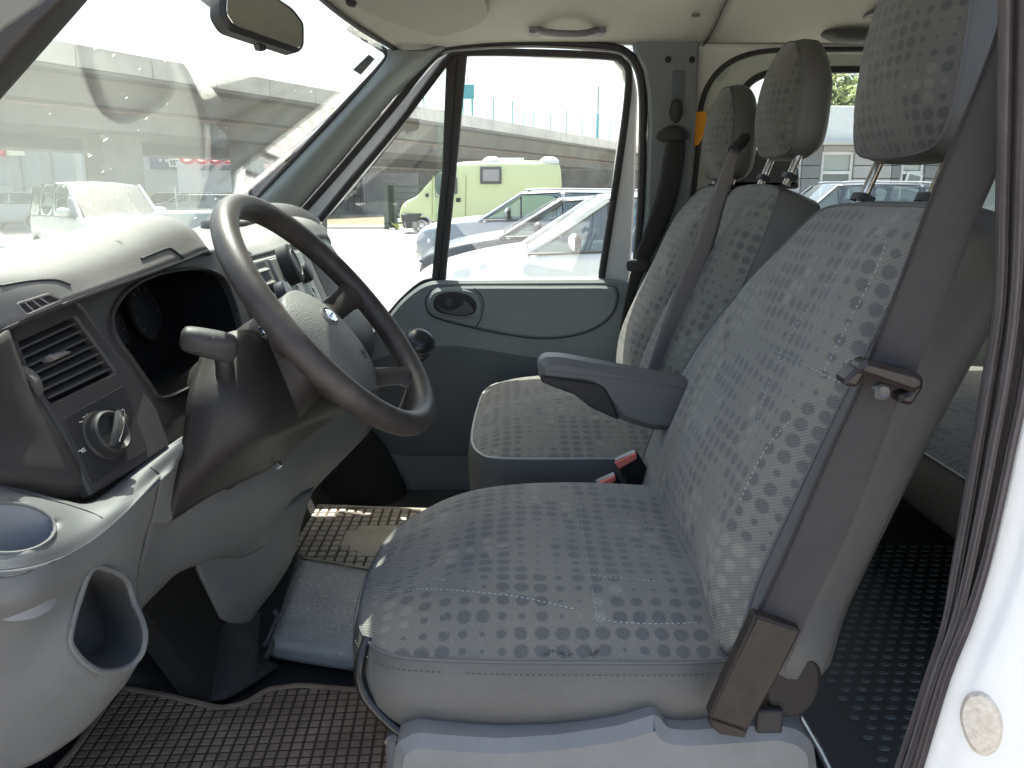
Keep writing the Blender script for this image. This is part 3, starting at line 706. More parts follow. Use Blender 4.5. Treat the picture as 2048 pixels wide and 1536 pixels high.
for (u, v) in ((168, 842), (228, 884), (166, 900), (174, 832), (210, 838)):
    mark([(u-4, v+2), (u+1, v-4), (u+5, v+1), (u, v+4), (u-4, v+2)], FL); mark([(u-9, v+3), (u-5, v+1)], FL)
for (u, v) in ((246, 822), (250, 836)): mark([(u-3, v), (u, v-4), (u+3, v), (u, v+4), (u-3, v)], FL)
# end panel (dark, towards the driver door)
surf('dash_end_panel', [[(-130, 720, -.02), (-30, 690, .05), (18, 660, .112)],
                        [(-130, 800, -.02), (-10, 780, .055), (60, 768, .120)],
                        [(-130, 890, -.02), (20, 880, .06), (122, 868, .126)],
                        [(-130, 950, -.02), (50, 950, .06), (172, 955, .132)],
                        [(-130, 965, .0), (70, 992, .085), (184, 998, .142)]], dk, dash, n=6, th=.004)
# demister outlet on the dash top
dm = rnd([(34, 608), (98, 588), (124, 600), (54, 630)], 5)
DM = plane3(hit(34, 608, 'dtop'), hit(124, 600, 'dtop'), hit(54, 630, 'dtop'))
dmo = plate('demister_outlet', dm, dk2, dash, pl=(DM[0]+DM[1]*.0006, DM[1]), th=.002, bev=.0005)
tube('outlet_rim', [P(p[0], p[1], pl=(DM[0]+DM[1]*.001, DM[1])) for p in dm], .0014, dktop, dmo, closed=True, n=6)
for t in (.22, .45, .68):
    a = lerp((34, 608), (98, 588), t); b = lerp((54, 630), (124, 600), t)
    tube('outlet_fin', [P(*a, pl=(DM[0]+DM[1]*.001, DM[1])), P(*b, pl=(DM[0]+DM[1]*.001, DM[1]))], .0009, M('tab_grey'), dmo, n=5)
def seamline(pts_, key='dtop', r=.0014, mat=dk2, parent=dash, name='dash_seam', off=.0002):
    q = [hit(u, v, key, off) for u, v in pts_]; q = [x for x in q if x is not None]
    if len(q) > 1: tube(name, q, r, mat, parent, n=6, sub=3)
seamline([(0, 572), (60, 562), (110, 560), (140, 570), (166, 592)], r=.0018)
seamline([(282, 518), (310, 506), (334, 497), (345, 500), (366, 517)], r=.0022)
# instrument hood frame + cavity
CL = plane3(P(150, 603, y=.245), P(431, 500, y=.665), P(335, 890, y=.285))
co = rnd([(152, 600), (300, 538), (431, 496), (500, 500), (560, 600), (560, 720), (470, 800), (378, 872), (336, 892), (300, 800)], 6)
ch = smooth_px([(224, 640), (236, 604), (266, 572), (310, 550), (362, 539), (412, 538), (446, 556), (464, 590), (480, 640), (484, 690), (440, 745), (380, 775), (325, 797), (300, 770), (262, 716), (235, 678)], 4)
plate('cluster_bezel', co, dk, dash, pl=CL, th=.010, bev=.003, holes=[ch])
n = len(ch); a = [P(p[0], p[1], pl=(CL[0]-CL[1]*.003, CL[1])) for p in ch]; dn = Vector((-.85, .10, -.02)).normalized()
c0 = sum(a, Vector())/n
b = [p+dn*.085+(c0-p)*.12 for p in a]; vs = a+b+[sum(b, Vector())/n]
fs = [(i, (i+1) % n, n+(i+1) % n, n+i) for i in range(n)]+[(n+i, n+(i+1) % n, 2*n) for i in range(n)]
mesh('cluster_cavity', vs, fs, M('cavity_black', (.008, .008, .008), .9, spec=.1), dash)
tube('cluster_lip', [P(p[0], p[1], pl=(CL[0]+CL[1]*.001, CL[1])) for p in ch], .0030, dk, dash, closed=True, n=6)
cc = sum(b, Vector())/n
for k, (dy_, dz_, r_) in enumerate(((-.07, .0, .042), (.04, .01, .045))):
    o = lathe('gauge', cc+Vector((.010, dy_, dz_)), Vector((1, 0, .25)), [(0, r_), (.005, r_), (.006, r_-.003), (.003, r_-.004), (.003, .005)], M('gauge_black', (.008, .008, .009), .7, spec=.2), dash, n=32)
    for j in range(9):
        an = R(220-j*32); ex_ = Vector((0, 1, 0)); ey_ = Vector((-.24, 0, .97)); p0 = cc+Vector((.016, dy_, dz_))
        tube('gauge_tick', [p0+(ex_*math.cos(an)+ey_*math.sin(an))*(r_-.007), p0+(ex_*math.cos(an)+ey_*math.sin(an))*(r_-.012)], .0006, M('faint_print', (.09, .09, .09), .6), o, n=4)
# ---------------- centre stack
CSO = Vector((-.45, .9, 1.375)); CSN = Vector((.93, 0, .37)).normalized(); CS = (CSO, CSN)
def csw(p): return Vector((CSO.x, p[0], CSO.z))+Vector((.37, 0, -.93)).normalized()*p[1]     # (y, down)
plate('centre_stack', [(.71, -.01), (1.13, -.01), (1.13, .36), (.71, .36)], dktop, dash, pl=CS, th=.05, bev=.006, world=csw)
plate('centre_vent', [(.735, -.004), (.81, -.004), (.81, .11), (.735, .11)], dk2, dash, pl=(CSO+CSN*.001, CSN), th=.003, world=csw, bev=.001)
for k in range(4):
    p = csw((.772, .012+k*.024)); box('vent_slat', p+CSN*.003, (.010, .062, .004), M('tab_grey'), dash, rot=Matrix.Rotation(R(20), 3, 'Y'), bev=.001)
rad = plate('radio', [(.835, -.004), (1.065, -.004), (1.065, .125), (.835, .125)], M('radio_face', (.20, .205, .20), .4), dash, pl=(CSO+CSN*.004, CSN), th=.02, world=csw, bev=.003)
kq = csw((.905, .018))+CSN*.004
lathe('phone_mount', kq, CSN, [(0, .030), (.022, .030), (.024, .027), (.0245, .010)], M('knob_black'), rad, n=24, sx=1.3)
tube('mount_ring', [kq+CSN*.0252+(Vector((0, 1, 0))*math.cos(t)*.018+Vector((.37, 0, -.93))*math.sin(t)*.026) for t in [i*math.pi/12 for i in range(24)]], .0012, M('ring_grey', (.25, .25, .24), .4), rad, closed=True, n=5)
kq = csw((1.0, .042))+CSN*.004
lathe('volume_knob', kq, CSN, [(0, .021), (.016, .020), (.018, .017), (.0185, .005)], M('knob_black'), rad, n=24)
for (yy, dd) in ((.93, .062), (.93, .085), (.93, .105), (1.03, .06), (1.03, .08), (.96, .092), (.985, .092), (1.01, .092)):
    plate('radio_button', [(yy-.006, dd-.004), (yy+.006, dd-.004), (yy+.006, dd+.004), (yy-.006, dd+.004)], M('button_grey', (.20, .205, .20), .4), rad, pl=(CSO+CSN*.0065, CSN), th=.003, world=csw, bev=.001)
mark([(1.055, .03), (1.055, .2)], CS, .0012, name='stack_groove', off=.001) if 0 else None
for yy, d0, d1 in ((1.055, .01, .34), (1.075, .01, .34)):
    tube('stack_groove', [csw((yy, d0))+CSN*.0005, csw((yy, d1))+CSN*.0005], .0014, dk2, dash, n=5)
cgk = lathe('heater_knob', P(562, 592, y=.79), CSN, [(0, .026), (.014, .025), (.018, .021), (.019, .008)], M('knob_gloss', (.05, .05, .055), .2), dash, n=28)
# passenger dash face and shelf with pod
surf('passenger_dash_face', [[V3(-.455, 1.13, 1.372), V3(-.45, 1.25, 1.39), V3(-.47, 1.42, 1.385), V3(-.50, 1.62, 1.355)],
                             [V3(-.42, 1.13, 1.28), V3(-.40, 1.25, 1.28), V3(-.41, 1.42, 1.28), V3(-.45, 1.62, 1.27)],
                             [V3(-.36, 1.13, 1.15), V3(-.34, 1.25, 1.14), V3(-.36, 1.42, 1.14), V3(-.42, 1.62, 1.14)],
                             [V3(-.40, 1.13, 1.02), V3(-.38, 1.25, 1.00), V3(-.40, 1.42, 1.00), V3(-.46, 1.62, 1.02)]], dk, dash, n=5, th=.006)
pillow('dash_pod', P(548, 440, y=1.30), Vector((.35, .94, 0)).normalized(), Vector((-.94, .35, 0)).normalized(), Vector((0, 0, 1)), [(-.17, -.05), (0, -.075), (.10, -.06), (.14, 0), (.10, .07), (-.02, .09), (-.17, .07)], lambda p, q, r: .040*(1-r**2.5), [(.002, .02)], [dk, dk], dash, K=8)
plate('dash_shelf', rnd([(575, 437), (612, 445), (628, 458), (622, 470), (592, 466), (570, 452)], 6), dk, dash, pl=(P(600, 455, y=1.42), Vector((.2, -.25, .95)).normalized()), th=.012, bev=.003)
surf('glovebox_edge', [[(600, 470, 1.38), (628, 468, 1.46), (640, 475, 1.50)], [(630, 505, 1.38), (652, 512, 1.46), (660, 520, 1.5)]], lg2, dash, n=4, th=.004)
# lower dash: knee panel round the column ------------------------------------------------------
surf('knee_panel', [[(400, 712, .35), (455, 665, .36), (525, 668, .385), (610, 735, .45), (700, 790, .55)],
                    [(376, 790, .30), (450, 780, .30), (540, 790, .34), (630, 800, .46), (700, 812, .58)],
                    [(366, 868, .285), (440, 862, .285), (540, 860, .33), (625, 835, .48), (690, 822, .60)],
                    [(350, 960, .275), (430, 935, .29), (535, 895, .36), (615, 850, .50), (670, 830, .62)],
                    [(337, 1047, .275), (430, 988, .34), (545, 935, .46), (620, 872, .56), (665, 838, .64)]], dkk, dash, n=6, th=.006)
tube('knee_panel_bolt', [P(552, 934, y=.44), P(560, 926, y=.44)], .005, steel, dash, n=8)
surf('lower_trim', [[(322, 948, .235), (350, 985, .285), (450, 960, .40), (560, 900, .50), (660, 820, .62), (760, 770, .74)],
                    [(306, 1030, .235), (345, 1050, .30), (450, 1010, .40), (560, 950, .50), (665, 862, .64), (748, 848, .76)],
                    [(290, 1100, .235), (350, 1090, .32), (440, 1070, .42), (545, 1020, .52), (640, 925, .64), (700, 905, .74)],
                    [(268, 1165, .24), (335, 1140, .33), (420, 1120, .43), (520, 1070, .53), (590, 1000, .64), (628, 980, .72)],
                    [(266, 1236, .26), (318, 1182, .34), (389, 1121, .43), (500, 1110, .53), (580, 1050, .64), (612, 1010, .70)]], lg2, dash, n=6, th=.005)
surf('centre_leg', [[(388, 1112, .44), (450, 1080, .49), (520, 1050, .545), (585, 1000, .62), (628, 975, .70)],
                    [(398, 1140, .45), (455, 1140, .50), (520, 1120, .56), (570, 1080, .62), (606, 1040, .68)],
                    [(420, 1195, .47), (465, 1195, .50), (515, 1185, .56), (550, 1160, .61), (585, 1118, .67)],
                    [(441, 1238, .49), (465, 1246, .51), (498, 1244, .56), (520, 1215, .61), (548, 1180, .66)]], lg2, dash, n=6, th=.01)
# near light-grey ledge with cup holder
cup = [(12+98*math.cos(t), 1056+50*math.sin(t)) for t in [i*2*math.pi/40 for i in range(40)]]
surf('ledge', [[(-140, 950, .0), (-40, 958, .03), (50, 978, .065), (130, 1000, .095), (186, 1000, .135), (280, 930, .215), (350, 882, .28), (376, 866, .30)],
               [(-150, 1010, -.03), (-40, 1010, .0), (60, 1020, .03), (150, 1022, .08), (225, 1000, .125), (295, 940, .205), (352, 893, .27), (378, 872, .30)],
               [(-160, 1090, -.06), (-40, 1095, -.03), (70, 1088, .0), (165, 1060, .06), (240, 1012, .115), (305, 960, .20), (352, 915, .26), (377, 880, .295)],
               [(-160, 1140, -.075), (-40, 1146, -.045), (75, 1132, -.01), (170, 1092, .05), (248, 1030, .11), (318, 962, .195), (350, 935, .25), (370, 900, .29)]], lg, dash, n=8, th=.004, cut=[cup], key='ledge')
# cup holder well
rimw = rim_on(cup, 'ledge')
tube('cup_holder_rim', rimw, .0017, lg, dash, closed=True, n=8)
cw = sum(rimw, Vector())/len(rimw)
vs = rimw+[cw+(p-cw)*.86+Vector((-.0, 0, -.07)) for p in rimw]+[cw+Vector((0, 0, -.07))]; n = len(rimw)
mesh('cup_holder_well', vs, [(i, (i+1) % n, n+(i+1) % n, n+i) for i in range(n)]+[(n+i, n+(i+1) % n, 2*n) for i in range(n)], M('cup_grey', (.17, .18, .19), .5), dash)
seamline([(-20, 966), (60, 990), (130, 1008), (180, 1024), (205, 1036)], 'ledge', .0008)
seamline([(276, 928), (300, 935), (318, 947), (326, 956)], 'ledge', .0010)
# ledge tip pointing right
surf('trim_tip', [[(335, 894, .262), (362, 876, .286), (378, 868, .298)], [(325, 950, .235), (356, 915, .272), (374, 884, .296)], [(312, 1010, .235), (338, 990, .265), (358, 955, .288)], [(306, 1050, .24), (326, 1052, .262), (344, 1046, .278)]], lg, dash, n=5, th=.004)
# door-side lower unit with map pocket
pocket = smooth_px([(183, 1138), (215, 1138), (245, 1152), (258, 1172), (266, 1200), (282, 1236), (290, 1268), (284, 1305), (262, 1330), (232, 1342), (198, 1342), (166, 1322), (142, 1290), (142, 1260), (158, 1200)], 4)
surf('door_side_unit', [[(-160, 1138, -.075), (-40, 1144, -.045), (75, 1130, -.01), (170, 1090, .05), (248, 1028, .11), (322, 952, .20)],
                        [(-160, 1200, -.08), (-40, 1210, -.05), (70, 1190, -.02), (165, 1140, .045), (245, 1085, .11), (308, 1020, .20)],
                        [(-160, 1260, -.06), (-40, 1262, -.03), (60, 1238, .0), (150, 1190, .05), (232, 1140, .11), (288, 1090, .195)],
                        [(-160, 1330, -.05), (-40, 1330, -.02), (60, 1310, .01), (150, 1260, .04), (235, 1215, .09), (276, 1170, .17)],
                        [(-160, 1400, -.04), (-40, 1400, -.01), (60, 1380, .015), (150, 1345, .04), (240, 1300, .075), (292, 1262, .12)],
                        [(-160, 1470, -.02), (-40, 1475, .0), (50, 1455, .025), (130, 1425, .05), (215, 1380, .08), (284, 1310, .11)],
                        [(-160, 1560, .0), (-40, 1570, .01), (40, 1540, .04), (100, 1510, .06), (175, 1455, .09), (252, 1368, .12)]], lg, dash, n=9, th=.004, cut=[pocket], key='unit')
pkw = rim_on(pocket, 'unit')
tube('pocket_rim', pkw, .0034, lg, dash, closed=True, n=8)
n = len(pkw); dn = Vector((-.75, .55, -.25)).normalized(); c0 = sum(pkw, Vector())/n
b = [p+dn*.085+(c0-p)*.10 for p in pkw]; vs = pkw+b+[sum(b, Vector())/n]
mesh('pocket_liner', vs, [(i, (i+1) % n, n+(i+1) % n, n+i) for i in range(n)]+[(n+i, n+(i+1) % n, 2*n) for i in range(n)], [lg2, M('pocket_felt', (.06, .058, .058), .9)], dash, mi=[0]*n+[1]*n)
seamline([(-40, 1156), (0, 1155), (50, 1146), (110, 1122), (160, 1095), (198, 1068)], 'unit', .0008)

def bvh_of(o, key):
    off = WOFF[o.name]; SURF[key] = BVHTree.FromPolygons([tuple(v.co+off) for v in o.data.vertices], [tuple(p.vertices) for p in o.data.polygons])
# ================================================================== STEERING WHEEL
WC = Vector((-.2507, .4418, 1.3344)); th = .8799; ps = -.0394
wn = Vector((math.sin(th)*math.cos(ps), math.sin(ps), math.cos(th)*math.cos(ps))).normalized()
we1 = Vector((math.cos(th), 0, -math.sin(th))); we1 = (we1-wn*we1.dot(wn)).normalized(); we2 = wn.cross(we1)
if we2.y < 0: we2 = -we2
sw = empty('steering_wheel', WC, 'worn dark steering wheel with grey airbag pad and small oval chrome badge', 'steering wheel')
def WP(a, b_, c_=0): return WC+we1*a+we2*b_+wn*c_       # a down towards driver, b to the far side
rim = []
vs, fs = [], []; NR, NS = 96, 18
for i in range(NR):
    a = 2*math.pi*i/NR; rd = we1*math.cos(a)+we2*math.sin(a)
    for k in range(NS):
        t = 2*math.pi*k/NS; rr = .0168+.0008*math.cos(2*t)
        vs.append(WC+rd*(.190+rr*math.cos(t)*.97)+wn*(rr*1.12*math.sin(t)))
for i in range(NR):
    for k in range(NS):
        fs.append((i*NS+k, ((i+1) % NR)*NS+k, ((i+1) % NR)*NS+(k+1) % NS, i*NS+(k+1) % NS))
mesh('rim', vs, fs, leather, sw)
HD = -.037
# spokes
for (ang, wd, a0, r1) in ((R(92), .050, -.012, .187), (R(-92), .050, -.012, .187), (R(36), .046, .03, .188), (R(-36), .046, .03, .188)):
    dr = we1*math.cos(ang)+we2*math.sin(ang); tn = wn.cross(dr)
    vs, fs = [], []; secs = [(.03, HD-.012, 1.5, .020), (.075, HD-.008, 1.15, .017), (.12, HD-.002, .85, .014), (.155, -.014, .8, .0125), (r1, -.002, 1.25, .0115)]
    for (r_, h_, ww, tk) in secs:
        for k in range(12):
            t = 2*math.pi*k/12; vs.append(WC+we1*(a0*(1-r_/.19))+dr*r_+tn*(wd*.5*ww*math.cos(t))+wn*(h_+tk*math.sin(t)))
    for i in range(len(secs)-1):
        for k in range(12): fs.append((i*12+k, (i+1)*12+k, (i+1)*12+(k+1) % 12, i*12+(k+1) % 12))
    mesh('spoke', vs, fs, leather, sw)
hub_ol = [(-.088, 0), (-.080, .050), (-.045, .078), (.0, .082), (.045, .075), (.080, .052), (.092, 0), (.080, -.040), (.045, -.060), (0, -.067), (-.045, -.066), (-.078, -.045)]
def hcr(p, q, r): return .024*(1-r**2.6)
hub, hs = pillow('airbag_pad', WP(.026, 0, HD+.010), we1, we2, wn, hub_ol, hcr, [(.001, .012), (-.004, .03), (-.02, .05)], [pad, dk], sw, K=12)
bvh_of(hub, 'hub'); bc = hit(660, 632, 'hub')
bd_ = lathe('badge_recess', bc, wn, [(-.004, .0225), (.0012, .0222), (.0016, .0195), (-.001, .0185)], pad, hub, n=36, up=we1, sx=.72)
lathe('badge', bc, wn, [(-.002, .0172), (.0022, .0168), (.003, .0155), (.0024, .0148)], steel, hub, n=36, up=we1, sx=.68)
lathe('badge_face', bc, wn, [(.0, .0145), (.0027, .0142), (.0034, .006)], M('badge_face', (.45, .50, .68), .12, .7, coat=1), hub, n=32, up=we1, sx=.66)
sc = [(-.010, .001), (-.008, -.003), (-.006, .002), (-.005, -.002), (-.002, -.001), (0, .002), (.002, -.001), (.004, .002), (.006, -.001), (.009, .002)]
tube('badge_script', [bc+wn*.0034+we2*a-we1*b_ for a, b_ in sc], .0005, steel, hub, sub=3, n=5)
def text(name, body, O, xd, yd, size, mat, parent, ext=.0002):
    cu = bpy.data.curves.new(name, 'FONT'); cu.body = body; cu.size = size; cu.extrude = ext; cu.align_x = 'CENTER'; cu.align_y = 'CENTER'; cu.resolution_u = 2
    ob = bpy.data.objects.new(name, cu); COL.objects.link(ob); bpy.context.view_layer.update()
    me = bpy.data.meshes.new_from_object(ob.evaluated_get(bpy.context.evaluated_depsgraph_get())); bpy.data.objects.remove(ob)
    zd = xd.cross(yd).normalized(); off = woff(parent) if parent else Vector()
    for v in me.vertices: v.co = O+xd.normalized()*v.co.x+yd.normalized()*v.co.y+zd*v.co.z-off
    me.materials.clear(); me.materials.append(mat)
    o = bpy.data.objects.new(name, me); COL.objects.link(o)
    if parent: o.parent = parent
    return o
tp = hit(728, 708, 'hub', .0006) or hit(715, 695, 'hub', .0006) or WP(.06, .03, 0)
emb = M('embossed', (.055, .055, .052), .6)
tn_ = (wn+we1*.42).normalized(); ty = (-we1+wn*.42).normalized()
text('airbag_lettering', 'SRS', tp+ty*.003+tn_*.0008, we2, ty, .0085, emb, hub); text('airbag_lettering', 'AIRBAG', tp-ty*.005+tn_*.0008, we2, ty, .0050, emb, hub)
fr_ = [(-.011, .009), (.011, .009), (.011, -.001), (-.011, -.001)]
tube('lettering_frame', [tp+tn_*.0008+we2*a+ty*b_ for a, b_ in fr_], .0004, emb, hub, closed=True, n=5)
# column shroud
vs, fs = [], []
secs = [(.052, .050, .046, 0), (.060, .062, .056, .0), (.10, .072, .062, .004), (.15, .078, .068, .008), (.21, .083, .076, .012), (.28, .085, .085, .014)]
for d_, ra, rb, dn_ in secs:
    for k in range(24):
        t = 2*math.pi*k/24; ct, st_ = math.cos(t), math.sin(t)
        f = (abs(ct)**3+abs(st_)**3)**(-1/3)
        vs.append(WC-wn*d_+we1*(ra*ct*f+dn_)+we2*(rb*st_*f))
for i in range(len(secs)-1):
    for k in range(24): fs.append((i*24+k, i*24+(k+1) % 24, (i+1)*24+(k+1) % 24, (i+1)*24+k))
fs.append(tuple(reversed(range(24))))
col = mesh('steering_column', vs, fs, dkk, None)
tag(col, 'dark plastic steering column shroud between wheel and knee panel', 'steering column')
tube('shroud_seam', [WC-wn*d_-we2*(rb+.0005)+we1*dn_ for d_, ra, rb, dn_ in secs[1:]], .0012, dk2, col, sub=3, n=5)
lathe('ignition_ring', P(532, 662, y=.345), Vector((.75, -.35, .35)), [(0, .012), (.006, .012), (.008, .008)], steel, col, n=20)
# stalk (indicator) at near side
stalk = empty('stalk', P(450, 770, y=.33), 'dark indicator stalk with paddle head left of the column', 'stalk')
tube('stalk_arm', [(462, 776, .37), (452, 768, .33), (450, 738, .31), (446, 706, .302)], [.013, .0125, .0115, .011], dk2, stalk, sub=4, n=12)
pillow('stalk_head', P(421, 694, y=.285), Vector((.86, .40, -.32)).normalized(), Vector((.34, -.25, .90)).normalized(), Vector((.32, -.86, -.40)).normalized(), [(-.032, -.010), (-.024, -.015), (.018, -.017), (.030, -.012), (.030, .010), (.018, .016), (-.022, .013), (-.032, .006)], lambda p, q, r: .007*(1-r**3), [(.002, .006), (.001, .014), (-.006, .022)], [dk, dk], stalk, K=6)
mark([(404, 680), (412, 674), (428, 675)], (P(421, 694, y=.277), Vector((.2, -.9, .3)).normalized()), .0008, stalk, .0, 'stalk_mark', M('ring_grey'))
lathe('stalk_base', P(456, 778, y=.372), Vector((-.1, -1, -.2)), [(0, .018), (.012, .016), (.02, .012)], dk2, stalk, n=16)
# gear lever
gl_ = empty('gear_lever', P(830, 700, y=.98), 'short gear lever with round black knob and chrome cap behind the wheel', 'gear lever')
gk = P(836, 692, y=.95); gd = Vector((.30, -.62, .55)).normalized()
lathe('gear_knob', gk, gd, [(-.11, .012), (-.08, .015), (-.045, .021), (-.016, .028), (.004, .0315), (.020, .030), (.030, .023), (.035, .012), (.036, .003)], M('gear_knob_black', (.018, .018, .02), .28), gl_, n=28)
tube('knob_cap', [gk+gd*.020+(gd.orthogonal().normalized()*math.cos(t)+gd.cross(gd.orthogonal().normalized())*math.sin(t))*.0290 for t in [i*math.pi/14 for i in range(28)]], .0022, M('knob_gloss', (.05, .05, .055), .2), gl_, closed=True, n=6)
tube('gear_stick', [gk-gd*.05, gk-gd*.05+Vector((.0, .03, -.06)), gk-gd*.05+Vector((-.03, .05, -.16))], [.010, .014, .022], rub, gl_, sub=4, n=12)

# ================================================================== SEATS
def seat_root(label, loc): return empty('seat', loc, label, 'seat')
def back_frame(near_bottom, near_top):
    Q = (near_top-near_bottom); Q.y = 0; Q.normalize(); Nn = Vector((-Q.z, 0, Q.x)); return Q, Nn
PY = Vector((0, 1, 0))
BQ, BN = back_frame(P(1440, 1290, y=.2), P(1850, 430, y=.2))
# ---- driver seat
ds = empty('driver_seat', (.12, .44, .66), 'dotted grey driver seat nearest the open door with black belt across its side', 'seat')
BO = P(1440, 1290, y=.2)
BPL = (BO+BN*.015, BN)
def to_back(u, v, pl=BPL, O=BO):
    q = P(u, v, pl=pl)-O; return (q.y, q.dot(BQ))
outl = [to_back(*p) for p in [(1438, 1296), (1500, 1150), (1575, 985), (1655, 815), (1740, 645), (1820, 500), (1868, 432), (1845, 408), (1760, 404), (1672, 404), (1622, 420), (1560, 480), (1490, 556), (1415, 645), (1352, 745), (1305, 840), (1278, 910), (1270, 965), (1300, 1040), (1370, 1160)]]
W0 = min(o[0] for o in outl)
def dback(p, q, r):
    # bolsters rise at both sides, lumbar bulge low down
    wv = (p-.225)/.23; h = .018*math.exp(-((abs(wv)-.86)/.22)**2)+.018*math.exp(-((q-.16)/.13)**2)*(1-min(1, wv*wv))+.010*(1-wv*wv if abs(wv) < 1 else 0)
    return h*(1-r**6)+.014*(1-r**5)
db, seam = pillow('backrest', BO+BN*.004, PY, BQ, BN, outl, dback, [(.004, .004), (.016, .03), (.020, .065), (.012, .10), (-.02, .125), (-.07, .135)], [fab, vinyl], ds, K=22, sub=5, cen=(.235, .26))
tube('seam_piping', seam, .0024, piping, db, closed=True, n=6)
# ---- cushion
cush_ol = [(-.05, .168), (.10, .165), (.24, .168), (.33, .20), (.36, .30), (.36, .58), (.32, .68), (.18, .71), (.02, .705), (-.10, .672), (-.165, .61), (-.196, .52), (-.205, .42), (-.203, .32), (-.188, .235), (-.145, .182)]
def dcush(p, q, r):
    e = (q-.44)/.26; h = (.048+.024*min(1, max(0, (e+.9)/1.5)))*(1-r**2.6)
    h += .012*math.exp(-((abs(e)-.72)/.25)**2)*(1-r**6)-.012*math.exp(-((p-.18)/.12)**2-(e/.5)**2)
    return h
def sideout(p, n): return .012
dc, seam = pillow('cushion', Vector((0, 0, .966)), Vector((1, 0, 0)), PY, Vector((0, 0, 1)), cush_ol, dcush, [(.002, .006), (.010, .035), (.010, .07), (-.004, .105), (-.04, .135), (-.10, .14)], [fab, vinyl], ds, K=22, sub=5, cen=(.08, .44))
tube('seam_piping', seam, .0022, piping, dc, closed=True, n=6)
def stitch(parent, O, ax, ay, az, cr_, lines, mat, r=.0009, off=.0008):
    for ln in lines:
        q = [O+ax*a+ay*b_+az*(cr_(a, b_, min(1, 0.55))+off) for a, b_ in ln]
        tube('stitched_seam', q, r, mat, parent, n=5)
thread = M('pale_thread', (.30, .32, .32), .8)
def dashes(parent, pts_, mat=thread, r=.0007, name='stitched_seam', every=3, dash_=2):
    """one row of thread stitches, joined"""
    vs, fs = [], []
    pts_ = spl(pts_, 6)
    # resample at 5 mm
    out = [pts_[0]]; acc = 0
    for a, b_ in zip(pts_, pts_[1:]):
        L_ = (b_-a).length; d_ = .0035-acc
        while d_ <= L_:
            out.append(a+(b_-a)*(d_/L_)); d_ += .0035
        acc = L_-(d_-.0035)
    for i in range(0, len(out)-1, 2):
        a, b_ = out[i], out[i+1]; t = (b_-a).normalized(); u_ = t.orthogonal().normalized(); w_ = t.cross(u_); s_ = len(vs)
        for q in (a, b_):
            for k in range(4):
                an = math.pi/2*k; vs.append(q+(u_*math.cos(an)+w_*math.sin(an))*r)
        for k in range(4): fs.append((s_+k, s_+(k+1) % 4, s_+4+(k+1) % 4, s_+4+k))
    if fs:
        o = mesh(name, vs, fs, mat, parent, smooth=False); o['kind'] = 'stuff'; return o
bvh_of(dc, 'dc'); bvh_of(db, 'db')
def px_stitch(parent, key, pts_, **kw):
    q = [hit(p.x, p.y, key, .0007) for p in spl([Vector(p) for p in pts_], 8)]; q = [a for a in q if a is not None]
    if len(q) > 2: dashes(parent, q, **kw)
for l in ([(778, 1148), (840, 1152), (898, 1162)], [(775, 1184), (862, 1178), (996, 1188), (1080, 1202), (1150, 1218)], [(1161, 1010), (1168, 1080), (1188, 1195), (1202, 1236), (1270, 1246), (1349, 1247), (1400, 1244)], [(1161, 1050), (1230, 1050), (1320, 1056)], [(1175, 1150), (1260, 1158), (1340, 1164)]):
    px_stitch(dc, 'dc', l)
for l in ([(1712, 440), (1690, 520), (1600, 640), (1540, 760), (1500, 900)], [(1780, 430), (1760, 520), (1700, 640), (1640, 760)], [(1560, 705), (1620, 735), (1690, 770)], [(1430, 640), (1520, 690), (1600, 720)], [(1480, 1000), (1530, 900), (1580, 840)]):
    px_stitch(db, 'db', l)
def under(parent, seam, dz, out, mat, c):
    q = []
    for s_ in seam:
        d_ = Vector((s_.x-c[0], s_.y-c[1], 0)).normalized(); q.append(s_+d_*out+Vector((0, 0, dz)))
    dashes(parent, q, mat=mat, r=.0008)
under(dc, [s for s in seam if s.y < .3 or s.x < 0], -.012, .0085, M('dark_thread', (.06, .06, .06), .8), (.08, .44))
# tear on the cushion edge
for (u, v) in ((1108, 1300), (1118, 1303), (1098, 1302), (1185, 1306), (1190, 1303), (1195, 1300), (1142, 1308)):
    h_ = hit(u, v, 'dc', .002)
    if h_: tube('torn_thread', [h_, h_+Vector((random.uniform(-.006, .006), -.002, random.uniform(-.003, .004))), h_+Vector((random.uniform(-.012, .012), -.003, random.uniform(-.005, .004)))], .0009, M('dark_thread'), dc, n=4)
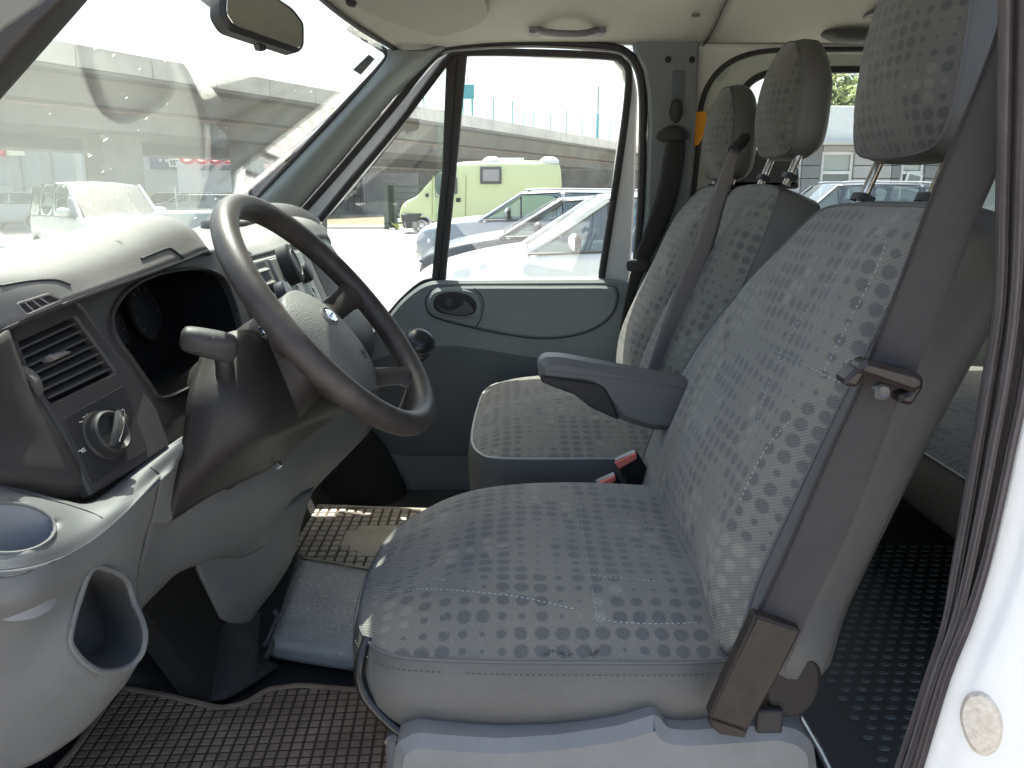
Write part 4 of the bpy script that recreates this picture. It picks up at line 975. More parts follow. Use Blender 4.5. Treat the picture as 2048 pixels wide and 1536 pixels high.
# ---- headrest
def headrest(parent, c, w_, h_, mats, tilt=BQ, nrm=BN, t=.075, fr=.022, posts=True, post_dz=.09, wt=.72, cup_=.03):
    ol = [(-w_, -h_*.32), (-w_*.95, -h_*.74), (-w_*.72, -h_*.98), (0, -h_*1.03), (w_*.72, -h_*.98), (w_*.95, -h_*.74), (w_, -h_*.32), (w_*.93, h_*.3), (w_*wt, h_*.84), (w_*.26, h_*1.02), (-w_*.26, h_*1.02), (-w_*wt, h_*.84), (-w_*.93, h_*.3)]
    hr, sm = pillow('headrest', c, PY, tilt, nrm, ol, lambda p, q, r: fr*(1-r**2.6)+.004*(1-r), [(.003, .008), (.007, .022), (.006, t*.85), (-.003, t+.004), (-.016, t+.014), (-.045, t+.022)], mats, parent, K=12, sub=5)
    tube('seam_piping', sm, .0018, piping, hr, closed=True, n=6)
    if posts:
        for s_ in (-1, 1):
            b0 = c+PY*(s_*w_*.70)-tilt*(h_*.9)-nrm*(t*.55)+BQ*.01; tilt_ = tilt; tilt = BQ; nrm_ = nrm; nrm = BN; b1 = b0-tilt*post_dz
            p_ = tube('headrest_post', [b0, b0-tilt*post_dz*.5, b1], .0072, chrome, parent, n=14)
            for k in range(3): tube('post_notch', [b0-tilt*(.02+k*.02)+nrm*.004-PY*.0035, b0-tilt*(.02+k*.02)+nrm*.004+PY*.0035], .0028, M('rust_dark', (.10, .07, .045), .7), p_, n=6)
            pillow('post_collar', b1+tilt*cup_, PY, nrm, tilt, [(-.020, -.010), (0, -.013), (.020, -.010), (.022, 0), (.020, .010), (0, .013), (-.020, .010), (-.022, 0)], lambda p, q, r: .003*(1-r**3), [(0, .004), (0, .010)], [dk2, dk2], parent, K=3, sub=3)
            tilt = tilt_; nrm = nrm_
    return hr
HRT = (BQ+Vector((-.29, 0, 0))).normalized(); HRN = Vector((-HRT.z, 0, HRT.x))
hc = P(1818, 92, y=.445)
headrest(ds, hc, .144, .136, [fabh, vinyl], HRT, HRN, .062, .032, True, .110, wt=.60)
# ---- seat base, pedestal and height handle
ped = plate('seat_pedestal', rnd([(782, 1560), (790, 1500), (828, 1478), (900, 1484), (1000, 1490), (1120, 1482), (1240, 1464), (1312, 1442), (1326, 1450), (1338, 1470), (1380, 1474), (1560, 1462), (1606, 1474), (1634, 1500), (1650, 1620), (1650, 1760), (780, 1760)], 12), M('pedestal_plastic', (.16, .165, .165), .5, bump=.5, bsc=700, bd=.0006, noise_=.1, nsc=9), ds, y=.125, th=.05, bev=.012)
box('seat_riser', (.16, .45, .76), (.42, .46, .24), dk2, ds, bev=.01)
plate('pedestal_front', rnd([(771, 1480), (800, 1470), (806, 1560), (771, 1560)], 6), M('pedestal_plastic'), ds, y=.22, th=.3, bev=.006)
tube('height_lever', [(736, 1275, .215), (722, 1315, .20), (718, 1355, .192), (738, 1402, .185), (786, 1452, .178), (830, 1478, .17), (900, 1500, .168)], .0065, M('gloss_black', (.010, .010, .010), .22, spec=.4), ds, sub=5, n=12)
plate('recliner_cover', smooth_px([(1540, 1340), (1560, 1322), (1600, 1312), (1632, 1320), (1645, 1350), (1636, 1400), (1600, 1436), (1550, 1430), (1528, 1390)], 4), M('recliner_brown', (.018, .015, .014), .6), ds, y=.14, th=.02, bev=.005)
box('recliner_bracket', P(1538, 1440, y=.135), (.03, .01, .03), dk2, ds)
# ---- armrest of the driver seat (far side)
arm = plate('armrest', rnd([(1076, 728), (1090, 716), (1120, 716), (1400, 768), (1420, 870), (1300, 862), (1240, 842), (1210, 800), (1180, 772), (1078, 762)], 14), M('armrest_vinyl', (.115, .118, .118), .5, bump=.3, bsc=300), ds, y=.715, th=.055, bev=.012)
plate('armrest_underside', rnd([(1082, 752), (1200, 768), (1214, 780), (1240, 842), (1180, 815), (1150, 790), (1100, 772), (1082, 764)], 8), dk2, arm, y=.7125, th=.02, bev=.003)
bvh_of(arm, 'arm')
dashes(arm, [P(u, v, y=.7140) for u, v in [(1080, 742), (1120, 744), (1250, 760), (1380, 778)]], mat=M('dark_thread'))
# ---- belt buckles between the seats
for i, (uu, vv, y_, lab, sc_) in enumerate(((1252, 922, .765, 'larger red topped black belt buckle beside the backrest', 1.0), (1212, 966, .745, 'small red topped black belt buckle in front of the other one', .9))):
    bk_ = empty('belt_buckle', P(uu, vv+60, y=y_), lab, 'belt buckle', 'buckles between the front seats')
    dx, dy = (22*sc_, -12*sc_)
    plate('buckle_body', rnd([(uu-24*sc_, vv+2), (uu+22*sc_, vv-18*sc_), (uu+80*sc_, vv+75*sc_), (uu+30*sc_, vv+100*sc_)], 5), M('buckle_black', (.012, .012, .013), .3), bk_, y=y_, th=.02, bev=.003)
    plate('release_button', rnd([(uu-23*sc_, vv+4*sc_), (uu+21*sc_, vv-16*sc_), (uu+22*sc_, vv-4*sc_), (uu-14*sc_, vv+17*sc_)], 3), red, bk_, y=y_-.003, th=.012, bev=.0015)

# ---- passenger bench
ps_ = empty('passenger_bench', (.12, 1.24, .66), 'dotted grey double passenger seat beyond the driver seat with two backrests', 'seat')
bc_ol = [(-.02, .865), (.15, .862), (.30, .865), (.36, .90), (.36, 1.55), (.30, 1.60), (.14, 1.605), (.03, 1.58), (-.045, 1.52), (-.075, 1.42), (-.085, 1.25), (-.088, 1.10), (-.085, .98), (-.066, .90)]
def bcush(p, q, r):
    return .052*(1-r**2.6)+.008*math.exp(-((q-1.25)/.05)**2)*-1*(1-r)+.008*math.exp(-((q-1.08)/.12)**2)*(1-r)
bc2, seam = pillow('cushion', Vector((0, 0, .985)), Vector((1, 0, 0)), PY, Vector((0, 0, 1)), bc_ol, bcush, [(.002, .006), (.008, .035), (.006, .09), (0, .15), (-.02, .20)], [fab, vinyl], ps_, K=20, sub=5, cen=(.12, 1.235))
tube('seam_piping', seam, .0026, M('pale_piping', (.34, .35, .35), .5), bc2, closed=True, n=6)
bvh_of(bc2, 'bc')
for l in ([(1150, 860), (1210, 850), (1280, 870)], [(960, 850), (1050, 845), (1150, 860), (1230, 905)]): px_stitch(bc2, 'bc', l)
box('bench_base', (.17, 1.24, .74), (.40, .68, .2), M('bench_base_plastic', (.10, .105, .11), .6), ps_, bev=.01)
PBO = Vector((.255, 1.20, .99))
def bb(p, q, r): return .052*(1-r**3.2)+.014*math.exp(-((q-.18)/.14)**2)*(1-r**4)
for (y0, y1, lab) in ((.838, 1.238, None), (1.240, 1.608, None)):
    wd = y1-y0; ym = (y0+y1)/2
    ol = [(-wd/2+.012, 0), (-wd/2, .08), (-wd/2, .25), (-wd/2+.006, .42), (-wd/2+.018, .540), (-wd/2+.055, .572), (0, .580), (wd/2-.055, .572), (wd/2-.018, .540), (wd/2-.006, .42), (wd/2, .25), (wd/2, .08), (wd/2-.012, 0), (0, -.01)]
    b_, sm = pillow('backrest', Vector((.262, ym, .985))-BN*.038, PY, BQ, BN, ol, bb, [(.003, .004), (.006, .04), (.004, .08), (-.02, .105), (-.06, .11)], [fab, vinyl], ps_, K=18, sub=5)
    tube('seam_piping', sm, .0020, piping, b_, closed=True, n=6)
bvh_of(b_, 'pb')
headrest(ps_, P(1560, 202, y=1.07), .124, .106, [fabh, vinyl], HRT, HRN, .052, .032, True, .085, wt=.56, cup_=.022)
headrest(ps_, P(1440, 268, y=1.42), .122, .104, [fabh, vinyl], HRT, HRN, .050, .030, True, .05, wt=.56, cup_=.01)

# ================================================================== SEAT BELTS
def ribbon(name, rows_, mat, parent=None, n=5, th=.0016):
    return surf(name, [[r[0], r[1]] for r in rows_] if len(rows_[0]) == 2 else rows_, mat, parent, n=n, th=th)
db_ = empty('seat_belt', P(1560, 1330, y=.1), 'wide dark brown seat belt running down the side of the driver seat', 'seat belt')
def brow(ul, ur, vl, vr, yl, yr): return [(ul, vl, yl), ((ul+ur)/2, (vl+vr)/2, (yl+yr)/2-.001), (ur, vr, yr)]
surf('belt_webbing', [brow(2050, 2150, -120, -80, .085, .07), brow(2010, 2108, 10, 50, .095, .075), brow(1974, 2070, 120, 155, .10, .08), brow(1906, 2004, 285, 325, .108, .088), brow(1857, 1956, 405, 435, .115, .095), brow(1800, 1898, 560, 590, .12, .10), brow(1752, 1850, 680, 706, .125, .105), brow(1724, 1815, 745, 775, .128, .108),
                      brow(1714, 1798, 782, 800, .130, .11), brow(1660, 1752, 900, 925, .132, .115), brow(1608, 1706, 1020, 1045, .135, .118), brow(1560, 1654, 1130, 1158, .130, .115), brow(1512, 1606, 1230, 1262, .122, .11), brow(1480, 1570, 1310, 1340, .12, .11)], beltm, db_, n=4, th=.0018)
tube('belt_edge', [(2010, 10, .092), (1974, 120, .098), (1906, 285, .105), (1857, 405, .113), (1800, 560, .118), (1752, 680, .123), (1714, 782, .128), (1660, 900, .130), (1608, 1020, .133), (1560, 1130, .128), (1512, 1230, .120)], .0012, M('belt_edge_dark', (.03, .026, .026), .8), db_, sub=5, n=5)
plate('anchor_cover', rnd([(1512, 1232), (1604, 1262), (1558, 1352), (1496, 1464), (1418, 1436), (1452, 1358)], 4), M('anchor_brown', (.017, .0135, .012), .55, noise_=.2, nsc=40, dirt=(.036, .027, .020)), db_, y=.098, th=.018, bev=.003)
plate('anchor_tongue', rnd([(1422, 1436), (1496, 1462), (1490, 1478), (1440, 1470), (1420, 1452)], 4), M('anchor_brown'), db_, y=.103, th=.012, bev=.002)
# guide bracket
gb = M('guide_plastic', (.024, .019, .018), .3, noise_=.2, nsc=60)
gd_ = empty('belt_guide', P(1770, 765, y=.1), 'dark plastic belt guide loop clipped on the seat side', 'belt guide')
plate('guide_bar', rnd([(1722, 730), (1736, 720), (1840, 748), (1852, 760), (1848, 778), (1828, 786), (1724, 750), (1716, 742)], 7), gb, gd_, y=.088, th=.022, bev=.005)
plate('guide_hook', rnd([(1690, 760), (1722, 728), (1736, 744), (1716, 776), (1694, 774)], 6), gb, gd_, y=.094, th=.025, bev=.004)
plate('guide_hook', rnd([(1852, 772), (1826, 812), (1800, 808), (1802, 792), (1820, 786), (1836, 764)], 6), gb, gd_, y=.092, th=.02, bev=.004)
lathe('guide_stud', P(1762, 783, y=.104), Vector((0, -1, .1)), [(-.004, .0085), (.004, .0082), (.006, .006), (.005, .004), (.0052, .001)], M('stud_grey', (.085, .08, .08), .3), gd_, n=20)
# middle belt (beige faded) over bench
mb_ = empty('seat_belt', P(1330, 720, y=.98), 'faded grey belt over the middle backrest of the bench', 'seat belt')
surf('belt_webbing', [[(1462, 298, 1.00), (1480, 306, 1.02)], [(1440, 350, .98), (1466, 360, 1.0)], [(1420, 400, .965), (1450, 410, .985)], [(1392, 480, .955), (1428, 490, .975)], [(1350, 580, .95), (1392, 590, .97)], [(1312, 690, .935), (1348, 704, .955)], [(1294, 745, .93), (1328, 758, .95)]], beltl, mb_, n=5, th=.002)
tube('belt_exit', [(1466, 302, 1.02), (1480, 290, 1.04), (1490, 276, 1.06)], [.012, .014, .012], dk2, mb_, sub=3, n=10)
# passenger belt (black, on far B pillar)
pb_ = empty('seat_belt', P(1270, 560, y=1.56), 'black passenger belt hanging on the far pillar', 'seat belt')
surf('belt_webbing', [[(1342, 255, 1.575), (1366, 255, 1.585)], [(1330, 300, 1.57), (1370, 300, 1.58)], [(1316, 380, 1.565), (1356, 390, 1.575)], [(1290, 460, 1.56), (1326, 470, 1.57)], [(1266, 530, 1.555), (1290, 540, 1.565)], [(1250, 600, 1.555), (1266, 605, 1.565)], [(1240, 660, 1.555), (1250, 662, 1.565)]], rub, pb_, n=5, th=.002)
lathe('belt_height_slider', P(1352, 222, y=1.59), Vector((0, -1, 0)), [(0, .018), (.012, .016), (.016, .010)], rub, pb_, n=16, sx=1.7)
pillow('belt_loop', P(1346, 268, y=1.575), Vector((1, 0, 0)), Vector((0, 0, 1)), Vector((0, -1, 0)), [(-.042, -.012), (-.03, .012), (0, .022), (.03, .012), (.042, -.012), (0, -.022)], lambda p, q, r: .008*(1-r**3), [(0, .01)], [rub, rub], pb_, K=4)
pillow('belt_tongue', P(1278, 532, y=1.553), Vector((1, 0, 0)), Vector((0, 0, 1)), Vector((0, -1, 0)), [(-.03, -.012), (-.03, .014), (0, .018), (.03, .014), (.03, -.012), (0, -.016)], lambda p, q, r: .006*(1-r**3), [(0, .01)], [rub, rub], pb_, K=4)
# orange belt cutter
oc = plate('belt_cutter', rnd([(1388, 224), (1414, 222), (1412, 262), (1398, 290), (1386, 292)], 6), orange, None, y=1.625, th=.02, bev=.004)
tag(oc, 'orange plastic emergency tool on the pillar behind the far headrest', 'emergency tool')

# ================================================================== MIRROR, VISOR, HANDLE
mir = empty('rear_view_mirror', P(530, 30, y=.74), 'dark framed rear-view mirror hanging at the top of the windscreen', 'mirror')
MP = plane3(P(450, 30, y=.66), P(610, 80, y=.80), P(540, 0, y=.745))
plate('mirror_housing', rnd([(446, -45), (443, 30), (462, 60), (600, 106), (613, 92), (613, 45), (590, 14), (500, -45)], 12), dk2, mir, pl=MP, th=.028, bev=.006)
plate('mirror_glass', rnd([(456, -40), (453, 28), (470, 52), (598, 97), (605, 88), (605, 48), (584, 20), (500, -38)], 10), M('mirror_silver', (.50, .50, .46), .03, 1.0), mir, pl=(MP[0]+MP[1]*.0012, MP[1]), th=.003, bev=.0008)
plate('dimming_tab', rnd([(516, 84), (534, 90), (534, 101), (520, 98)], 3), dk2, mir, pl=(MP[0]-MP[1]*.004, MP[1]), th=.012, bev=.002)
tube('mirror_stem', [P(440, 8, y=.72), P(418, -4, y=.78), P(400, -30, y=.86)], [.012, .012, .018], dk2, mir, sub=3, n=10)
vis = empty('sun_visor', P(850, 30, y=1.3), 'beige sun visor folded against the headliner above the far door', 'sun visor')
VP = plane3(P(705, 5, y=1.10), P(980, 28, y=1.42), P(868, 76, y=1.47))
plate('visor_panel', rnd([(640, -60), (712, 14), (770, 44), (872, 78), (940, 60), (984, 32), (970, -10), (940, -60)], 22, 8), M('visor_cloth', (.30, .29, .25), .9, bump=.3, bsc=500), vis, pl=(VP[0]+VP[1]*.0, VP[1]), th=.014, bev=.006)
lathe('visor_pivot', P(703, 4, y=1.085), Vector((-.2, -.3, -.9)), [(0, .012), (.006, .010), (.009, .005)], dk2, vis, n=14)
gh = empty('grab_handle', P(1133, 58, y=1.54), 'mauve grey grab handle on the roof edge above the far window', 'grab handle')
tube('handle_bar', [(1075, 60, 1.52), (1100, 66, 1.495), (1135, 68, 1.485), (1170, 67, 1.495), (1196, 60, 1.52)], .0105, M('handle_mauve', (.155, .145, .155), .5), gh, sub=4, n=10, flat=.85)
for u, u2 in ((1058, 1086), (1186, 1212)):
    plate('handle_end', rnd([(u, 48), (u2, 47), (u2, 66), (u, 66)], 4), M('handle_mauve'), gh, y=1.512, th=.05, bev=.003)
# inspection sticker on the windscreen
stp = [ws_pt(1.43, .80), ws_pt(1.43, .92), ws_pt(1.50, .92)]
st_ = plate('sticker', [(706, 140), (738, 109), (750, 118), (722, 150)], M('sticker_dark', (.06, .065, .07), .5, noise_=.8, nsc=200), None, pl=plane3(P(706, 140, y=1.44), P(738, 109, y=1.46), P(722, 150, y=1.47)), th=.001, bev=.0002)
tag(st_, 'small dark sticker in the upper corner of the windscreen', 'sticker')

# ================================================================== FAR DOOR
door = empty('passenger_door', (0.1, 1.68, .9), 'far passenger door with blue-grey trim panel and large window', 'door')
plate('door_frame', rnd([(560, 470), (700, 318), (870, 118), (905, 98), (1225, 100), (1262, 122), (1276, 180), (1270, 400), (1258, 600), (1240, 940), (560, 940)], 16, 6), white, door, y=1.675, th=.04, bev=.006,
      holes=[rnd([(618, 470), (700, 378), (792, 262), (893, 128), (930, 110), (1225, 116), (1252, 150), (1246, 220), (1203, 556), (868, 562), (800, 600), (774, 638), (700, 640), (620, 520)], 18, 6)])
tube('window_seal', [(760, 652, 1.668), (778, 628, 1.668), (808, 594, 1.668), (842, 566, 1.668), (868, 558, 1.668)], .006, rub, door, sub=5)
wsl = [(640, 440), (700, 366), (790, 258), (868, 154), (896, 118), (925, 105), (1080, 106), (1215, 112), (1244, 122), (1258, 148), (1252, 225), (1236, 340), (1208, 520), (1203, 556)]
tube('window_seal', [(u, v, 1.668) for u, v in wsl], .0105, rub, door, sub=4, n=10)
plate('window_divider', px((893, 108), (934, 106), (912, 340), (890, 566), (862, 566), (884, 340)), M('divider_rubber', (.035, .033, .032), .6), door, y=1.664, th=.03, bev=.004)
tube('divider_groove', [(914, 116, 1.662), (898, 340, 1.662), (876, 560, 1.662)], .002, dk2, door, n=6)
plate('quarter_glass', px((540, 500), (893, 100), (893, 600), (740, 680)), sdg, door, y=1.692, th=.004, bev=.0005)
plate('door_glass', px((885, 95), (1270, 95), (1240, 600), (860, 600)), sdg, door, y=1.694, th=.004, bev=.0005)
tp_ = rnd([(560, 700), (700, 690), (770, 642), (800, 602), (838, 572), (866, 562), (1236, 560), (1262, 566), (1252, 640), (1232, 760), (1226, 915), (780, 913), (735, 870), (640, 800)], 22, 6)
plate('door_trim', tp_, trimc, door, y=1.640, th=.03, bev=.008)
plate('door_trim_lower', rnd([(640, 765), (800, 700), (905, 690), (1228, 740), (1240, 912), (782, 911), (740, 865)], 30, 6), trimd, door, y=1.6385, th=.004, bev=.0012)
apo = smooth_px([(852, 604), (862, 584), (884, 575), (950, 573), (1100, 573), (1215, 573), (1234, 582), (1234, 606), (1218, 636), (1182, 660), (1130, 674), (1070, 676), (1010, 668), (950, 656), (890, 641), (860, 628)], 4)
plate('armrest_panel', apo, trimc, door, y=1.628, th=.014, bev=.006)
tube('panel_groove', [P(p.x, p.y, y=1.637) for p in apo], .0028, M('groove_dark', (.03, .036, .04), .7), door, closed=True, n=6)
ho = smooth_px([(856, 606), (868, 584), (900, 578), (945, 582), (962, 600), (962, 622), (948, 636), (905, 636), (870, 628)], 4)
plate('handle_bezel', ho, trimc, door, y=1.6235, th=.01, bev=.004)
hr_ = smooth_px([(866, 608), (876, 590), (904, 584), (936, 590), (952, 606), (950, 624), (930, 632), (900, 630), (876, 624)], 4)
hb_ = plate('handle_recess', hr_, dk2, door, y=1.6225, th=.004, bev=.001)
plate('door_handle', smooth_px([(872, 606), (886, 618), (904, 622), (922, 612), (930, 602), (944, 612), (948, 624), (930, 632), (905, 630), (880, 622)], 4), M('handle_dark', (.06, .06, .062), .4), door, y=1.612, th=.012, bev=.003)
lathe('lock_knob', P(899, 603, y=1.621), Vector((0, -1, 0)), [(0, .013), (.003, .012), (.002, .008), (.004, .006), (.0045, .002)], M('handle_dark'), door, n=20)
tube('bezel_seam', [(948, 576, 1.6265), (966, 600, 1.6265), (962, 636, 1.6265), (950, 658, 1.6265)], .0014, M('groove_dark'), door, sub=4, n=5)
# outside mirror of the far door
om = empty('door_mirror', P(628, 470, y=1.9), 'black outside mirror seen beyond the dashboard end', 'door mirror')
plate('mirror_shell', rnd([(596, 438), (618, 408), (638, 410), (645, 430), (652, 560), (600, 560)], 8), dk2, om, y=1.90, th=.06, bev=.008, holes=[rnd([(604, 442), (622, 418), (632, 420), (637, 435), (642, 556), (606, 556)], 6)])
plate('mirror_glass', px((600, 436), (634, 414), (645, 560), (600, 560)), M('outer_mirror', (.35, .40, .42), .05, 1.0), om, y=1.925, th=.004)

# ================================================================== REAR CABIN
rb = empty('rear_bench', (1.35, .85, .66), 'dotted rear bench seat seen past the driver backrest', 'seat')
rc_ol = [(-.28, -.70), (.25, -.72), (.30, 0), (.25, .72), (-.25, .70), (-.33, .5), (-.34, 0), (-.33, -.5)]
RBO = Vector((1.12, .85, 1.02))
rcush, sm = pillow('cushion', RBO, Vector((1, 0, 0)), PY, Vector((0, 0, 1)), rc_ol, lambda p, q, r: .045*(1-r**3), [(.003, .008), (.008, .04), (0, .10), (-.02, .13)], [fab, vinyl], rb, K=12, sub=5)
tube('seam_piping', sm, .0022, M('pale_piping'), rcush, closed=True, n=6)
for y_ in (.42, .85, 1.28):
    w2 = .2; ol = [(-w2, 0), (-w2, .3), (-w2+.03, .47), (0, .50), (w2-.03, .47), (w2, .3), (w2, 0), (0, -.02)]
    pillow('backrest', Vector((1.40, y_, 1.0)), PY, BQ, BN, ol, lambda p, q, r: .03*(1-r**4), [(.004, .01), (.006, .06), (-.02, .10)], [fab, vinyl], rb, K=8, sub=5)
box('bench_frame', (1.20, .85, .80), (.40, 1.2, .14), dk2, rb, bev=.01)
rh = empty('rear_headrest', P(1525, 345, y=1.40), 'plain grey headrest of the rear bench behind the middle headrest', 'headrest')
plate('headrest_shell', rnd([(1448, 376), (1462, 348), (1480, 322), (1510, 300), (1600, 300), (1602, 378)], 10), vinyl, rh, y=1.42, th=.10, bev=.015)
# rear floor with oval studs
rf = plate('rear_floor', px((1560, 1000), (2100, 1000), (2100, 1700), (1560, 1700)), M('rear_rubber', (.045, .052, .056), .55, bump=.4, bsc=200), van, pl=(Vector((0, 0, .655)), Vector((0, 0, 1))), th=.004)
vs, fs = [], []
for i in range(34):
    for j in range(44):
        x = .52+i*.030+(j % 2)*.015; y = .06+j*.026
        if x < .56+.0*(y): continue
        s_ = len(vs)
        for r_, h_ in ((1, .0), (.8, .0022)):
            for k in range(8): vs.append((x+.0095*r_*math.cos(k*math.pi/4), y+.006*r_*math.sin(k*math.pi/4), .6555+h_))
        fs += [(s_+k, s_+(k+1) % 8, s_+8+(k+1) % 8, s_+8+k) for k in range(8)]+[tuple(s_+8+k for k in range(8))]
o = mesh('floor_studs', vs, fs, M('stud_rubber', (.10, .115, .118), .5), van, smooth=False); o['kind'] = 'stuff'
tube('floor_strip', [P(1600, 1432, z=.664), P(1640, 1500, z=.664), P(1690, 1600, z=.664)], .007, M('aluminium', (.55, .57, .58), .35, .9), van, n=8, flat=.4)

# ================================================================== OUTSIDE: CARS
def car(name, label, loc, head, L=4.3, W=1.74, H=1.46, paint=white, kind='hatch', group='cars parked in the yard', mirrors=True, plate_txt=None, rails=False, seats=True, gt=None):
    """station-lofted car: body, glass set into real openings, wheels with rims, lamps, mirrors"""
    f = Vector((math.cos(head), math.sin(head), 0)); s = Vector((-math.sin(head), math.cos(head), 0)); up = Vector((0, 0, 1)); loc = Vector(loc)
    root = empty(name, loc, label, 'car' if kind != 'camper' else 'camper van', group)
    def T(x, y, z): return loc+f*x+s*y+up*z
    h2 = L/2; bz = .93 if kind != 'mpv' else 1.0
    if kind == 'hatch': prof = [(h2, .45, .62, 0, 0), (h2-.06, .30, .70, 0, 0), (h2-.5, .22, .84, 0, 0), (h2-1.05, .20, bz, 0, 0), (h2-1.10, .20, bz+.01, bz+.02, 2), (h2-1.85, .20, bz+.03, H-.03, 3), (h2-2.35, .20, bz+.04, H, 4), (h2-2.45, .20, bz+.04, H, 3), (h2-3.35, .20, bz+.06, H-.03, 4), (h2-3.45, .20, bz+.06, H-.04, 5), (-h2+.12, .25, bz+.08, bz+.18, 0), (-h2, .42, bz-.05, 0, 0)]
    if kind == 'mpv': prof = [(h2, .45, .66, 0, 0), (h2-.06, .30, .78, 0, 0), (h2-.4, .22, .92, 0, 0), (h2-.75, .20, bz, 0, 0), (h2-.80, .20, bz+.01, bz+.02, 2), (h2-1.55, .20, bz+.03, H-.04, 3), (h2-2.25, .20, bz+.03, H, 4), (h2-2.33, .20, bz+.03, H, 3), (h2-3.1, .20, bz+.03, H, 4), (h2-3.18, .20, bz+.03, H-.01, 3), (-h2+.30, .20, bz+.03, H-.05, 5), (-h2+.08, .25, bz+.05, bz+.20, 0), (-h2, .42, bz-.1, 0, 0)]
    if kind == 'suv': prof = [(h2, .50, .75, 0, 0), (h2-.05, .34, .88, 0, 0), (h2-.5, .28, 1.0, 0, 0), (h2-1.05, .26, 1.05, 0, 0), (h2-1.1, .26, 1.05, 1.07, 2), (h2-1.75, .26, 1.06, H-.03, 3), (h2-2.4, .26, 1.07, H, 4), (h2-2.48, .26, 1.07, H, 3), (h2-3.4, .26, 1.08, H-.01, 4), (h2-3.48, .26, 1.08, H-.02, 3), (-h2+.32, .28, 1.10, H-.07, 5), (-h2+.06, .34, 1.12, 1.24, 0), (-h2, .48, .9, 0, 0)]
    if kind == 'camper': prof = [(h2, .45, .80, 0, 0), (h2-.10, .32, 1.10, 0, 0), (h2-.55, .28, 1.28, 0, 0), (h2-.62, .28, 1.29, 1.31, 2), (h2-1.35, .28, 1.34, 2.10, 3), (h2-2.0, .28, 1.36, 2.45, 1), (h2-2.05, .28, 1.36, H, 1), (-h2+.35, .30, 1.40, H, 1), (-h2+.02, .34, 1.3, H-.06, 1), (-h2, .5, 1.2, 2.0, 0)]
    rows_ = []
    for (x, zb, zt, zr, fl) in prof:
        e = min(1, (h2-abs(x))/.45) ; wd = W/2*(.80+.20*max(0, e)**.5)
        tw = .80 if kind != 'camper' else .94
        cab = zr > 0
        wb = wd*.97; wt_ = wd*tw if cab else wd*.80; ztop = zr if cab else zt+.035
        row = [T(x, 0, zb), T(x, wd*.93, zb), T(x, wd, zb+.18), T(x, wd*1.0, (zb+zt)/2+.05), T(x, wb, zt), T(x, wb*.35+wt_*.65 if cab else wd*.9, (zt*.35+ztop*.65) if cab else zt+.02), T(x, wt_, ztop), T(x, wt_*.55, ztop+(.035 if cab else .02)), T(x, 0, ztop+(.05 if cab else .03))]
        mirrored = [p-s*(2*(p-loc).dot(s)) for p in row[-2:0:-1]]
        rows_.append(row+mirrored)
    n = len(rows_[0]); vs = [p for r in rows_ for p in r]; fs = []; gs = []; gk_ = []
    for i in range(len(rows_)-1):
        fl = prof[i][4]; ok = prof[i][3] > 0 and prof[i+1][3] > 0
        for k in range(n):
            k2 = (k+1) % n; q = (i*n+k, (i+1)*n+k, (i+1)*n+k2, i*n+k2)
            side = k in (4, 5) or k in (n-5, n-6); top = k in (6, 7, n-7, n-8)
            isg = ok and ((fl in (2,) and top) or ((fl == 3 or (fl == 2 and kind != 'camper')) and side) or (fl == 5 and top))
            if kind == 'camper' and isg and side and not (fl == 3): isg = False
            if isg: gs.append(q); gk_.append(i)
            else: fs.append(q)
    fs.append(tuple(reversed(range(n)))); fs.append(tuple((len(rows_)-1)*n+k for k in range(n)))
    b_ = mesh('body', vs, fs, paint, root, sharp=70)
    ms = b_.modifiers.new('smooth', 'SUBSURF'); ms.levels = 2; ms.render_levels = 2
    if kind != 'camper':
        for i in range(len(rows_)-1):
            if prof[i][4] == 2:
                for k in (6, n-6): tube('pillar', [vs[i*n+(4 if k == 6 else n-4)], vs[i*n+k]*.5+vs[i*n+(4 if k == 6 else n-4)]*.5, vs[(i+1)*n+k]], .032, paint, b_, sub=3, n=8)
    m_ = b_.modifiers.new('solid', 'SOLIDIFY'); m_.thickness = .03; m_.offset = 1 if False else -1
    glm = gt or M('car_glass', (.10, .14, .135), .04, spec=.8) if not seats else glass_mat_car
    # windows: one pane per run of faces
    done = {}
    for q, i in zip(gs, gk_):
        kk = q[0] % n; sd_ = 'l' if kk in (4, 5) else 'r' if kk in (n-5, n-6) else 't'
        done.setdefault((i, sd_), []).append(q)
    for key_, qs in done.items():
        idx = sorted({k for q in qs for k in q}); mp = {k: a for a, k in enumerate(idx)}
        pv = [vs[k] for k in idx]; c_ = sum(pv, Vector())/len(pv)
        nrm_ = (pv[1]-pv[0]).cross(pv[2]-pv[0]); 
        pv = [p+(c_-p)*.01-(c_-loc-up*.9).normalized()*.006 for p in pv]
        w_ = mesh('window' if key_[1] != 't' else ('windscreen' if prof[key_[0]][4] == 2 else 'rear_window'), pv, [tuple(mp[k] for k in q) for q in qs], glm, root)
        ring = [pv[mp[k]] for k in ([q[0] for q in qs[:1]]+[qs[0][1]]+[qs[-1][2]]+[qs[-1][3]])] if key_[1] != 't' else None
        if ring: tube('window_frame', ring, .014, dk2, w_, closed=True, n=5)
    # wheels
    wr = .31 if kind != 'suv' else .35
